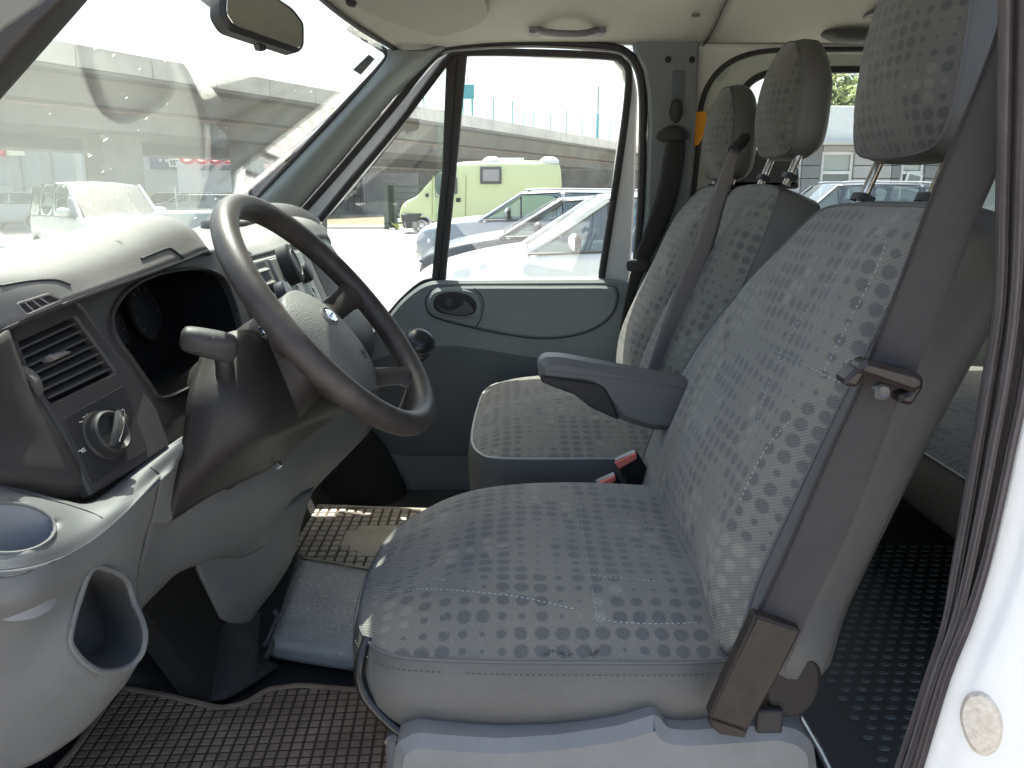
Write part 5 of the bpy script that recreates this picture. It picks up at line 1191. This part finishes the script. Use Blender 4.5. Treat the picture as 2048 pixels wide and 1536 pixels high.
    for wx in (h2-.82, -h2+.80 if kind != 'camper' else -h2+1.2):
        for sy in (-1, 1):
            ax_ = s*sy; c_ = T(wx, sy*(W/2-.20), wr)
            wl = lathe('wheel', c_, ax_, [(-.02, wr*.7), (0, wr*.97), (.05, wr), (.16, wr), (.20, wr*.93), (.21, wr*.72), (.19, wr*.66), (.19, .02)], M('tyre', (.02, .02, .02), .8), root, n=24)
            lathe('rim', c_, ax_, [(.185, wr*.66), (.20, wr*.64), (.205, wr*.5), (.19, wr*.45), (.20, .05), (.205, .01)], M('alloy', (.42, .43, .44), .35, .6), wl, n=20)
            lathe('wheel_arch', T(wx, sy*(W/2-.004), wr+.02), ax_, [(0, wr*1.22), (.010, wr*1.20), (.011, wr*1.05), (.0, wr*1.02)], M('arch_black', (.018, .018, .018), .8) if paint is not white or kind == 'camper' else M('arch_black'), root, n=28)
    for sy in (-1, 1):
        o = pillow('headlight', T(h2-.20, sy*(W/2-.26), .70 if kind != 'camper' else .98), s*sy, up, (f*.9+s*sy*.35).normalized(), [(-.16, -.05), (.0, -.07), (.17, -.03), (.19, .05), (.05, .07), (-.13, .03)], lambda p, q, r: .03*(1-r**3), [(0, .06)], [M('lamp_glass', (.75, .78, .80), .08, spec=.8, coat=1), M('lamp_glass')], root, K=4, sub=3)
        if mirrors:
            mz = prof[4 if kind != 'camper' else 3][2]+.12; mx_ = prof[4 if kind != 'camper' else 3][0]-.42
            pillow('mirror', T(mx_, sy*(W/2+.08), mz), s, up, f, [(-.11, -.07), (.11, -.07), (.12, .05), (.0, .08), (-.12, .05)], lambda p, q, r: .05*(1-r**3), [(0, .02), (-.03, .06)], [paint if kind != 'camper' else dk2, dk2], root, K=4, sub=3)
    o = pillow('grille', T(h2-.015, 0, .58 if kind != 'camper' else .75), s, up, f, [(-.45, -.10), (.45, -.10), (.48, .02), (.40, .10), (-.40, .10), (-.48, .02)], lambda p, q, r: .012*(1-r**4), [(0, .05)], [M('grille_black', (.03, .03, .03), .5), M('grille_black')], root, K=4, sub=3)
    for zz in (-.04, 0.0, .04):
        tube('grille_bar', [T(h2+.002, -.42, (.58 if kind != 'camper' else .75)+zz), T(h2+.012, 0, (.58 if kind != 'camper' else .75)+zz), T(h2+.002, .42, (.58 if kind != 'camper' else .75)+zz)], .008, M('alloy'), o[0], n=5)
    pb2 = box('number_plate', T(h2+.03, 0, .46), (.02, .52, .11), M('plate_white', (.75, .76, .55), .5), root, rot=Matrix.Rotation(head, 3, 'Z'), bev=.002)
    if plate_txt: text('plate_lettering', plate_txt, T(h2+.042, 0, .46), s, up, .095, M('plate_black', (.03, .03, .03), .5), root)
    if rails:
        for sy in (-1, 1): tube('roof_rail', [T(h2-1.9, sy*W*.37, H+.01), T(h2-2.0, sy*W*.37, H+.05), T(-h2+.9, sy*W*.37, H+.04), T(-h2+.75, sy*W*.37, H-.0)], .018, M('alloy'), root, sub=3, n=6)
    if seats:
        box('cabin_floor', T(-.1, 0, .55), (L*.5, W*.8, .3), M('cabin_dark', (.05, .05, .05), .8), root, rot=Matrix.Rotation(head, 3, 'Z'), bev=0)
        pillow('car_dashboard', T(h2-1.45, 0, .88), s, f, up, [(-.62, -.2), (.62, -.2), (.62, .2), (-.62, .2)], lambda p, q, r: .10*(1-r**3), [(0, .2)], [M('cabin_dark'), M('cabin_dark')], root, K=4, sub=3)
        sx_ = h2-2.25 if kind != 'mpv' else h2-1.95
        tube('steering_wheel', [T(h2-1.70, -.36 if False else .36, .98)+s*math.cos(t)*.18+(up*.9-f*.35)*math.sin(t)*.18 for t in [i*math.pi/10 for i in range(20)]], .014, M('cabin_dark'), root, closed=True, n=6)
        for sy in (-1, 1):
            for dx in (0, -.85):
                pillow('car_seat', T(sx_+dx, sy*.36, .80), s, (up*.97-f*.24).normalized(), (f*.97+up*.24).normalized(), [(-.23, -.2), (.23, -.2), (.24, .15), (.17, .40), (-.17, .40), (-.24, .15)], lambda p, q, r: .05*(1-r**3), [(0, .08)], [M('car_seat_cloth', (.16, .16, .155), .9), M('car_seat_cloth')], root, K=4, sub=3)
                pillow('car_headrest', T(sx_+dx-.12, sy*.36, 1.28), s, up, f, [(-.12, -.09), (.12, -.09), (.13, .03), (.08, .09), (-.08, .09), (-.13, .03)], lambda p, q, r: .03*(1-r**3), [(0, .07)], [M('car_seat_cloth'), M('car_seat_cloth')], root, K=4, sub=3)
    return root, T
glass_mat_car = glass_mat('car_glass_clear', .02, (.62, .72, .68), .10)
silver = M('silver_paint', (.28, .30, .33), .35, .3, coat=.3); greyp = M('dark_grey_paint', (.07, .073, .08), .4, .2, coat=.2)
blackp = M('graphite_paint', (.07, .075, .085), .3, .3, coat=.6); yellowp = M('yellow_paint', (.75, .55, .04), .4, coat=.4)
lime = M('lime_paint', (.56, .60, .34), .45, coat=.2)
# right-hand row, parked side on (nose to the left)
car('parked_car', 'white hatchback closest to the far window with seats showing through its side glass', (1.22, 7.9, 0), math.pi, 4.35, 1.76, 1.47, white, 'hatch')
car('parked_car', 'dark grey car directly behind the white hatchback', (1.05, 10.9, 0), math.pi, 4.5, 1.76, 1.42, greyp, 'hatch')
car('parked_car', 'silver blue estate with roof rails in front of the lime camper', (.65, 14.0, 0), math.pi, 4.5, 1.76, 1.50, silver, 'suv', rails=True)
cmp_, CT = car('camper_van', 'lime green camper van with small square window and black bumper', (P(967, 440, y=31).x-.1, 31.5, 0), math.pi, 6.0, 2.05, 2.62, lime, 'camper', group=None, seats=False)
cy_ = 31.5-1.025
plate('camper_window', rnd([(960, 333), (1003, 333), (1003, 368), (960, 368)], 3), M('camper_window_dark', (.10, .10, .10), .1), cmp_, y=cy_-.03, th=.03, bev=.01)
plate('camper_window_blind', [(966, 339), (998, 339), (998, 362), (966, 362)], M('camper_blind', (.30, .28, .29), .6), cmp_, y=cy_-.034, th=.003, bev=.001)
plate('cab_window', rnd([(902, 356), (914, 354), (915, 388), (900, 390)], 3), M('camper_window_dark'), cmp_, y=cy_-.03, th=.03, bev=.01)
plate('fuel_flap', [(912, 396), (921, 396), (921, 404), (912, 404)], dk2, cmp_, y=cy_-.025, th=.02, bev=.004)
plate('bumper', rnd([(801, 428), (845, 427), (838, 436), (834, 458), (806, 456)], 4), M('bumper_grey', (.06, .065, .06), .6), cmp_, y=cy_-.05, th=.3, bev=.03)
for u in (865, 932):
    tube('panel_seam', [P(u, 350, y=cy_-.012), P(u-1, 436, y=cy_-.012)], .012, M('seam_lime_dark', (.25, .30, .10), .6), cmp_, n=4)
plate('wheel_skirt', px((838, 440), (1122, 440), (1122, 452), (838, 452)), M('bumper_grey', (.06, .065, .06), .6), cmp_, y=cy_+.02, th=.02)
for u in (984, 1098):
    pillow('roof_vent', P(u, 322, y=31), Vector((1, 0, 0)), PY, Vector((0, 0, 1)), [(-.3, -.3), (.3, -.3), (.34, 0), (.3, .3), (-.3, .3), (-.34, 0)], lambda p, q, r: .16*(1-r**3), [(0, .1)], [white, white], cmp_, K=4, sub=3)
plate('roof_box', [(1000, 316), (1048, 316), (1048, 324), (1000, 324)], white, cmp_, y=31, th=.6, bev=.02)
# rear window view
car('parked_car', 'graphite people carrier in front of the grey panelled building', (P(1690, 400, y=17).x, 17, 0), math.pi, 4.4, 1.8, 1.66, blackp, 'suv', rails=True)
# windscreen view
car('parked_car', 'white people carrier angled towards the van beyond the windscreen', (-8.7, 17.0, 0), R(-45), 4.2, 1.72, 1.68, white, 'mpv')
car('parked_car', 'white car cut off by the left edge with a number plate', (-10.4, 13.9, 0), R(-40), 4.2, 1.76, 1.46, white, 'hatch', plate_txt='B 472 Z')
far = [(20, 372, 34, white, 'white car roof far left beyond the people carrier', 'suv', R(180)), (322, 375, 52, greyp, 'dark car parked under the blue shop sign', 'hatch', R(200)), (372, 376, 50, white, 'white saloon beneath the striped shop awning', 'hatch', R(190)), (412, 377, 54, silver, 'silver car right of the white saloon near the shop', 'hatch', R(180)), (448, 378, 51, yellowp, 'yellow car at the right end of the shop row', 'hatch', R(185)), (185, 372, 58, M('maroon_paint', (.25, .05, .05), .4), 'maroon car far behind the people carrier', 'hatch', R(180))]
for u, v, d_, pm, lab, kd, hd in far:
    car('parked_car', lab, (P(u, v, y=d_).x, d_, 0), hd, 4.2, 1.74, 1.48, pm, kd, seats=False, mirrors=False)

# ================================================================== OVERPASS
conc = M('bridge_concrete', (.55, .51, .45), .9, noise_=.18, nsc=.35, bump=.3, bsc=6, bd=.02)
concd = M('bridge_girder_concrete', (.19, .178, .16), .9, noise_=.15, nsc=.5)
BD = Vector((.413, .911, 0)).normalized(); BS = Vector((-BD.y, BD.x, 0))       # along, and away from the viewer
B0 = P(60, 72, z=7.5); B0.z = 0
br = empty('overpass', B0+BD*30, 'long concrete road overpass with pale parapet crossing behind the yard', 'bridge')
def bprism(name, prof, a0, a1, mat, parent=br, n=1):
    vs, fs = [], []; m_ = len(prof)
    for i in range(n+1):
        a = a0+(a1-a0)*i/n
        for o_, z in prof: vs.append(B0+BD*a+BS*o_+Vector((0, 0, z)))
    for i in range(n):
        for k in range(m_): fs.append((i*m_+k, i*m_+(k+1) % m_, (i+1)*m_+(k+1) % m_, (i+1)*m_+k))
    fs.append(tuple(reversed(range(m_)))); fs.append(tuple(n*m_+k for k in range(m_)))
    return mesh(name, vs, fs, mat, parent, smooth=False)
a = -22
while a < 130:                                        # parapet is cast in panels with joints
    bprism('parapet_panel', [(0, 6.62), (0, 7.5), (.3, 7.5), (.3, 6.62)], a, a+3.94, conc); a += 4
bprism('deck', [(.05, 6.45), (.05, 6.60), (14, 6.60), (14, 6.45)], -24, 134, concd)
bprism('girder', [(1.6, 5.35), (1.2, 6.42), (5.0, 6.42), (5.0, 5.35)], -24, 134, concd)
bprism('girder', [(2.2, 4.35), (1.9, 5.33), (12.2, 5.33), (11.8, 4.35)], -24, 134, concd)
bprism('girder', [(9.0, 3.7), (9.0, 4.33), (12.0, 4.33), (12.0, 3.7)], -24, 134, M('girder_shade', (.13, .125, .12), .9))  # far girder, underside shade put into its darker colour
bprism('drain_pipe', [(1.85, 5.10), (1.75, 5.18), (1.85, 5.26), (1.95, 5.18)], -24, 134, M('pipe_rust', (.32, .24, .19), .7))
def pier(u, wd, lab_, off=4, dep=3.2, y=None):
    # position along the bridge where the ray through column u meets its centre line
    d = ray(u, 380); d.z = 0; A = B0+BS*off
    den = d.x*BD.y-d.y*BD.x; w_ = A-Vector((CAM.x, CAM.y, 0)); t = (w_.x*BD.y-w_.y*BD.x)/den; c = Vector((CAM.x, CAM.y, 0))+d*t
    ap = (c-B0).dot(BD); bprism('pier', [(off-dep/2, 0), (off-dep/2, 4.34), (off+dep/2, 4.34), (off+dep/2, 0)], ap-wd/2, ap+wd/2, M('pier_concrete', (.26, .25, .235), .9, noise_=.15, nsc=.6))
pier(235, 2.4, '', 5, 1.4); pier(520, 3.2, '', 5, 1.6); pier(1178, 9, '', 6, 8)
# lamp posts and rail posts on the parapet
def along(u, off):
    d = ray(u, 380); d.z = 0; A = B0+BS*off
    den = d.x*BD.y-d.y*BD.x; w_ = A-Vector((CAM.x, CAM.y, 0)); t = (w_.x*BD.y-w_.y*BD.x)/den; return (Vector((CAM.x, CAM.y, 0))+d*t-B0).dot(BD)
bprism('shade_backdrop', [(24, 0), (24, 5.2), (25, 5.2), (25, 0)], along(560, 24), 170, M('wall_dark', (.11, .105, .095), .95, noise_=.3, nsc=1))  # added dark backdrop, stands in for the shade beneath the overpass
bprism('painted_cyan_light', [(23.7, 4.3), (23.7, 4.5), (23.9, 4.5), (23.9, 4.3)], along(640, 24), along(880, 24), M('cyan_light_paint', (.05, .22, .27), .7))  # cyan light under the far deck, painted as a teal strip
def on_par(u):
    d = ray(u, 300); d.z = 0; A = B0+BS*.15
    den = d.x*BD.y-d.y*BD.x; w_ = A-Vector((CAM.x, CAM.y, 0)); t = (w_.x*BD.y-w_.y*BD.x)/den; return Vector((CAM.x, CAM.y, 0))+d*t
teal = M('teal_steel', (.10, .34, .38), .5)
for i, (u, h_) in enumerate([(946, 1.9), (987, 1.8), (1025, 1.9), (1066, 1.6), (1100, 1.5), (1132, 2.3), (1163, 2.3), (1219, 2.2), (850, 1.0), (1046, 1.2)]):
    c = on_par(u); o = tube('railing_post', [Vector((c.x, c.y, 7.48)), Vector((c.x, c.y, 7.5+h_))], .05, teal, br, n=6)
tube('railing_wire', [Vector((on_par(940).x, on_par(940).y, 8.0)), Vector((on_par(1240).x, on_par(1240).y, 8.0))], .02, teal, br, n=4)
c = on_par(1194); lp = empty('lamp_post', (c.x, c.y, 7.5), 'tall teal lamp post with long arm standing on the overpass', 'lamp post')
tube('post', [Vector((c.x, c.y, 7.5)), Vector((c.x, c.y, 10.2))], .16, teal, lp, n=10); tube('post', [Vector((c.x, c.y, 10.2)), Vector((c.x, c.y, 13.2))], .10, M('pale_steel', (.35, .38, .40), .5), lp, n=10)
tube('lamp_arm', [Vector((c.x, c.y, 13.15)), Vector((c.x+3.5, c.y-.5, 13.3))], .05, M('pale_steel'), lp, n=6); box('lamp_head', (c.x+3.7, c.y-.5, 13.28), (.8, .3, .14), M('pale_steel'), lp, bev=.03)
c = on_par(936); sg_ = empty('traffic_sign', (c.x, c.y, 7.5), 'teal sign board on two posts above the overpass parapet', 'sign')
for dx in (-.35, .35): tube('post', [Vector((c.x+dx, c.y, 7.5)), Vector((c.x+dx, c.y, 9.6))], .05, teal, sg_, n=6)
box('sign_board', (c.x, c.y-.05, 9.3), (1.1, .06, 1.1), teal, sg_, bev=.01)
# verge, containers, gate
verge = mesh('grass_verge', [P(560, 452, z=.02), P(772, 452, z=.02), P(800, 432, z=.02), P(560, 428, z=.02)], [(0, 1, 2, 3)], M('dry_verge', (.16, .14, .09), .95, noise_=.4, nsc=1.5), smooth=False)
tag(verge, 'dry brown verge under the overpass beyond the yard', kind='structure')
kb_ = tube('kerb', [P(540, 455, z=.06), P(775, 455, z=.06)], .10, conc, None, n=6); tag(kb_, 'low concrete kerb edging the dry verge', kind='structure')
kb2 = tube('kerb', [P(-100, 445, z=.06), P(90, 445, z=.06)], .10, conc, None, n=6); tag(kb2, 'low kerb behind the angled white people carrier', kind='structure')
rd = mesh('road', [P(-300, 440, z=.012), P(480, 425, z=.012), P(480, 396, z=.012), P(-300, 400, z=.012)], [(0, 1, 2, 3)], M('asphalt', (.10, .10, .095), .9, noise_=.2, nsc=2), smooth=False)
tag(rd, 'grey asphalt road seen through the windscreen', kind='structure')
ctm = M('container_grey', (.22, .225, .22), .7, noise_=.2, nsc=.8, dirt=(.15, .13, .11))
cy2 = 58.0
ct = empty('shipping_container', P(690, 425, y=cy2), 'grey shipping container with barred double doors under the overpass', 'container')
def cxz(u, v): return P(u, v, y=cy2)
pa, pb3 = cxz(642, 345), cxz(724, 345)
vs, fs = [], []; nn = 40
for i in range(nn+1):
    x = pa.x+(pb3.x-pa.x)*i/nn; yy = cy2+(.06 if i % 2 else 0); vs += [(x, yy, .1), (x, yy, pa.z)]
for i in range(nn): fs.append((2*i, 2*i+2, 2*i+3, 2*i+1))
mesh('side_wall', vs, fs, ctm, ct, smooth=False)
box('container_shell', ((pa.x+pb3.x)/2, cy2+1.4, pa.z/2), (pb3.x-pa.x, 2.6, pa.z-.1), ctm, ct, bev=0)
for u in (697, 710, 722): tube('lock_bar', [cxz(u, 420)-PY*.1, cxz(u, 350)-PY*.1], .04, M('bar_dark', (.08, .08, .08), .6), ct, n=6)
for v in (362, 392): tube('lock_handle', [cxz(692, v)-PY*.12, cxz(726, v)-PY*.12], .03, M('bar_dark'), ct, n=6)
wl_ = box('boundary_wall', (P(760, 400, y=60).x, 60, 1.4), (5.5, .3, 2.9), M('wall_plaster', (.27, .26, .24), .9, noise_=.15, nsc=.6), None, bev=.02); tag(wl_, 'long grey wall right of the container under the overpass', 'wall')
wl2 = box('boundary_wall', (P(1180, 380, y=74).x+2, 74, 1.7), (14, .4, 3.6), M('wall_dark', (.11, .105, .095), .95, noise_=.3, nsc=1), None, bev=.02); tag(wl2, 'dark rough wall behind the rear of the lime camper', 'wall')
gt_ = empty('gate', P(815, 458, y=34.5), 'dark green barred gate left of the lime camper nose', 'gate')
gm_ = M('gate_green', (.07, .085, .075), .6)
for u, wd in ((774, .20), (793, .12), (866, .12)):
    p = P(u, 458, y=34.5); box('gate_post', (p.x, 34.5, .98), (wd, .15, 1.96), gm_, gt_, bev=.01)
for k in range(7):
    z = .25+k*.25; a = P(793, 400, y=34.5).x; b_ = P(866, 400, y=34.5).x; box('slat', ((a+b_)/2, 34.5, z), (b_-a, .04, .10), gm_, gt_, bev=.005)
plate('gate_panel', [(776, 370), (790, 370), (790, 456), (776, 456)], M('hedge_dark', (.04, .05, .035), .9), gt_, y=34.6, th=.05)
# mesh fence beyond the windscreen
fn = empty('mesh_fence', P(430, 405, y=38), 'light wire mesh fence seen just above the dashboard', 'fence')
fm_ = M('fence_steel', (.45, .46, .45), .5, .5)
fa, fb = P(352, 402, y=38), P(496, 402, y=38)
for k in range(30):
    x = fa.x+(fb.x-fa.x)*k/29; tube('fence_wire', [Vector((x, 38, .0)), Vector((x, 38, 1.45 if k not in (0, 29) else 1.75))], .012 if k not in (0, 29) else .04, fm_, fn, n=4)
for z in (.1, .75, 1.4): tube('fence_rail', [Vector((fa.x, 38, z)), Vector((fb.x, 38, z))], .018, fm_, fn, n=4)
# plant by gate
pl_ = empty('weed_plant', P(797, 458, y=33.6), 'small yellow green spiky weed at the foot of the gate', 'plant')
for k in range(16):
    an = k*.4; c = P(797, 458, y=33.6); c.z = 0; d_ = Vector((math.cos(an), math.sin(an)*.6, 0)); sd2 = Vector((-d_.y, d_.x, 0))*.035
    tip = c+d_*.35+Vector((0, 0, .22+.15*random.random())); mid = c+d_*.17+Vector((0, 0, .22))
    mesh('leaf', [c, mid+sd2, tip, mid-sd2], [(0, 1, 2, 3)], M('weed_green', (.28, .34, .08), .8), pl_, smooth=False)

# ---- shops beyond the windscreen
sh = empty('shop_building', P(90, 385, y=75), 'pale hall with glazed bays and red and yellow sign far left', 'building')
def sbox(parent, name, u0, u1, v0, v1, y, mat, dp=.4, bev=0):
    a, b_ = P(u0, v1, y=y), P(u1, v0, y=y); return box(name, ((a.x+b_.x)/2, y+dp/2, (a.z+b_.z)/2), (b_.x-a.x, dp, b_.z-a.z), mat, parent, bev=bev)
pale = M('pale_cladding', (.55, .55, .52), .7, noise_=.05, nsc=.4)
sbox(sh, 'wall', -420, 175, 270, 388, 76, pale, 6)
for k in range(9): sbox(sh, 'window', -400+k*62, -400+k*62+48, 300, 372, 75.9, M('shop_glass', (.35, .38, .38), .1), .08)
for k in range(9): sbox(sh, 'column', -408+k*62, -401+k*62, 280, 388, 75.6, M('shop_column', (.30, .30, .29), .7), .3)
sbox(sh, 'sign_panel', -40, 10, 283, 312, 75.4, M('sign_red', (.65, .03, .05), .5), .1); sbox(sh, 'sign_panel', 10, 46, 287, 311, 75.4, M('sign_cream', (.80, .76, .55), .5), .1)
sh2 = empty('shop_building', P(330, 380, y=70), 'shop with dark blue sign fascia and number board under the bridge', 'building')
sbox(sh2, 'wall', 170, 362, 300, 385, 71, M('shop_wall', (.40, .40, .38), .8), 5)
sbox(sh2, 'fascia', 300, 362, 306, 338, 70.7, M('sign_navy', (.02, .04, .13), .5), .2)
for u in (318, 330): sbox(sh2, 'sign_logo', u, u+5, 318, 324, 70.6, white, .05)
sb = sbox(sh2, 'price_board', 338, 358, 317, 334, 70.5, M('sign_cream'), .1)
for k in range(3): sbox(sh2, 'price_digit', 341+k*6, 344+k*6, 320, 331, 70.45, M('sign_navy'), .05)
for k in range(2): sbox(sh2, 'window', 200+k*45, 235+k*45, 330, 372, 70.9, M('shop_glass'), .1)
sh3 = empty('shop_building', P(410, 380, y=69), 'low shop with red scalloped awning and slanted blue stripes', 'building')
sbox(sh3, 'wall', 358, 470, 322, 385, 70, M('shop_white', (.65, .65, .63), .7), 5)
for k in range(4):
    c = P(376+k*28, 314, y=69.5); w_ = P(376+k*28+14, 314, y=69.5).x-c.x
    q = [Vector((c.x-w_, 69.5, c.z)), ]+[Vector((c.x+w_*math.cos(math.pi-t), 69.4, c.z-w_*.75*math.sin(t))) for t in [i*math.pi/10 for i in range(11)]]
    tube('awning_scallop', q[1:], .16, M('sign_red'), sh3, n=6)
for k in range(3):
    a = 402+k*38; plate('stripe_panel', [(a+8, 330), (a+30, 330), (a+18, 341), (a-4, 341)], M('stripe_blue', (.10, .14, .20), .5), sh3, y=69.8, th=.06, bev=.01)
ps2 = sbox(None, 'poster_board', 528, 548, 327, 340, 40, M('poster_red', (.6, .35, .3), .6, noise_=.4, nsc=4), .05); tag(ps2, 'small red and white poster board on the pier near the pillar', 'sign')

# ---- panelled building through the rear window
bd2 = empty('office_building', P(1700, 430, y=24), 'low building with grey facade panels and white framed windows', 'building')
BY = 24.0
def bx_(u): return P(u, 380, y=BY).x
def bzv(v): return P(1650, v, y=BY).z
X0, X1 = bx_(1360), bx_(2500)
box('wall', ((X0+X1)/2, BY+2.3, bzv(285)/2), (X1-X0, 4, bzv(285)), M('panel_joint', (.12, .12, .12), .9), bd2, bev=0)
box('parapet', ((X0+X1)/2, BY+1.9, (bzv(285)+bzv(213))/2), (X1-X0, 4.2, bzv(213)-bzv(285)), white, bd2, bev=.03)
box('coping', ((X0+X1)/2, BY+1.85, bzv(285)-.03), (X1-X0+.1, 4.5, .10), M('coping_grey', (.42, .42, .40), .6), bd2, bev=.01)
wins = [(1640, 1704), (1800, 1846), (1500, 1560), (1960, 2050), (2160, 2260)]
pm1 = M('facade_panel', (.33, .325, .315), .6, noise_=.06, nsc=.8); pm2 = M('facade_panel_dark', (.15, .155, .16), .6)
rowsv = [291, 331, 357, 390, 425, 470, 520]
edges = [1360, 1430, 1500, 1560, 1600, 1640, 1704, 1745, 1780, 1800, 1846, 1885, 1960, 2050, 2100, 2160, 2260, 2400]
for a, b_ in zip(edges, edges[1:]):
    if (a, b_) in wins: 
        # window: frame, two panes, transom
        xa, xb = bx_(a), bx_(b_); zt, zb = bzv(303), max(.6, bzv(430)); zm = bzv(345)
        fw = empty('x', (0, 0, 0), None, None) if 0 else None
        fr2 = box('window', ((xa+xb)/2, BY+.22, (zt+zb)/2), (xb-xa, .06, zt-zb), M('office_glass', (.16, .19, .18), .08, spec=.8), bd2, bev=0)
        for xx in (xa+.04, xb-.04): box('frame', (xx, BY+.15, (zt+zb)/2), (.08, .10, zt-zb), white, fr2, bev=.005)
        for zz in (zt-.04, zm, zb+.04): box('frame', ((xa+xb)/2, BY+.15, zz), (xb-xa-.16, .10, .09), white, fr2, bev=.005)
        box('blind', ((xa+xb)/2, BY+.17, (zt+zm)/2), (xb-xa-.2, .02, (zt-zm)*.8), M('blind_green', (.33, .37, .34), .7), fr2, bev=0)
        if a == 1800: box('tilted_sash', ((xa+xb)/2+.04, BY+.06, bzv(363)), ((xb-xa)*.7, .05, .48), white, fr2, rot=Matrix.Rotation(R(14), 3, 'Y'), bev=.005); box('tilted_pane', ((xa+xb)/2+.04, BY+.03, bzv(363)), ((xb-xa)*.5, .03, .36), M('office_glass'), fr2, rot=Matrix.Rotation(R(14), 3, 'Y'), bev=0)
        box('facade_panel', ((xa+xb)/2, BY+.06, (bzv(291)+zt)/2), (xb-xa-.02, .10, bzv(291)-zt-.02), pm1, bd2, bev=0)
        continue
    mt = pm2 if (a in (1780, 1600) or (a == 1846)) and b_-a < 45 else pm1
    for v0, v1 in zip(rowsv, rowsv[1:]):
        zt, zb = bzv(v0), max(.05, bzv(v1))
        if zt <= zb: continue
        box('facade_panel', ((bx_(a)+bx_(b_))/2, BY+.06, (zt+zb)/2), (bx_(b_)-bx_(a)-.025, .10, zt-zb-.025), mt, bd2, bev=0)

# ---- trees
def leaf_tree(loc, h, cr_, label, n=2600, seed=1, col_=(.11, .15, .035)):
    rn = random.Random(seed); loc = Vector(loc)
    root = empty('tree', loc, label, 'tree')
    tube('trunk', [loc, loc+Vector((.1, 0, h*.3)), loc+Vector((-.1, .1, h*.7))], [.28, .2, .1], M('bark', (.12, .09, .06), .9), root, n=8, sub=3)
    cl = [(loc+Vector((rn.uniform(-1, 1)*cr_, rn.uniform(-1, 1)*cr_*.8, h*.62+rn.uniform(-.4, .55)*cr_)), rn.uniform(.35, .7)*cr_*.7) for _ in range(16)]
    for c, r_ in cl[:6]: tube('limb', [loc+Vector((0, 0, h*.4)), (loc+Vector((0, 0, h*.5))+c)/2, c], [.10, .07, .03], M('bark'), root, n=6)
    vs, fs = [], []
    for i in range(n):
        c, r_ = cl[i % len(cl)]; d = Vector((rn.gauss(0, 1), rn.gauss(0, 1), rn.gauss(0, 1))).normalized()*r_*rn.uniform(.55, 1.05)
        p = c+d; a = Vector((rn.uniform(-1, 1), rn.uniform(-1, 1), rn.uniform(-1, 1))).normalized(); b_ = a.orthogonal().normalized(); s_ = rn.uniform(.10, .2)
        k = len(vs); vs += [p-a*s_, p+b_*s_*.5, p+a*s_, p-b_*s_*.5]; fs.append((k, k+1, k+2, k+3))
    o = mesh('crown', vs, fs, M('leaves'+str(seed % 2), col_, .6, noise_=.5, nsc=.8), root, smooth=False); return root
tl = [((P(1660, 300, y=36).x, 36, 0), 7.2, 2.6, 'yellow green leafy tree above the white parapet between the headrests'), ((P(1740, 300, y=38).x, 38, 0), 8.0, 3.0, 'broad green tree behind the near headrest'), ((P(1960, 300, y=37).x, 37, 0), 7.0, 2.8, 'green tree further right behind the office roof'), ((P(1600, 300, y=40).x, 40, 0), 5.6, 2.2, 'lower green tree left of the yellow green one')]
for i, (l, h_, c_, lab) in enumerate(tl): leaf_tree(l, h_, c_, lab, seed=i+3, col_=(.16, .20, .05) if i % 2 == 0 else (.10, .15, .04))
print('objects', len(bpy.data.objects), 'tris', sum(len(o.data.polygons) for o in bpy.data.objects if o.type == 'MESH'))
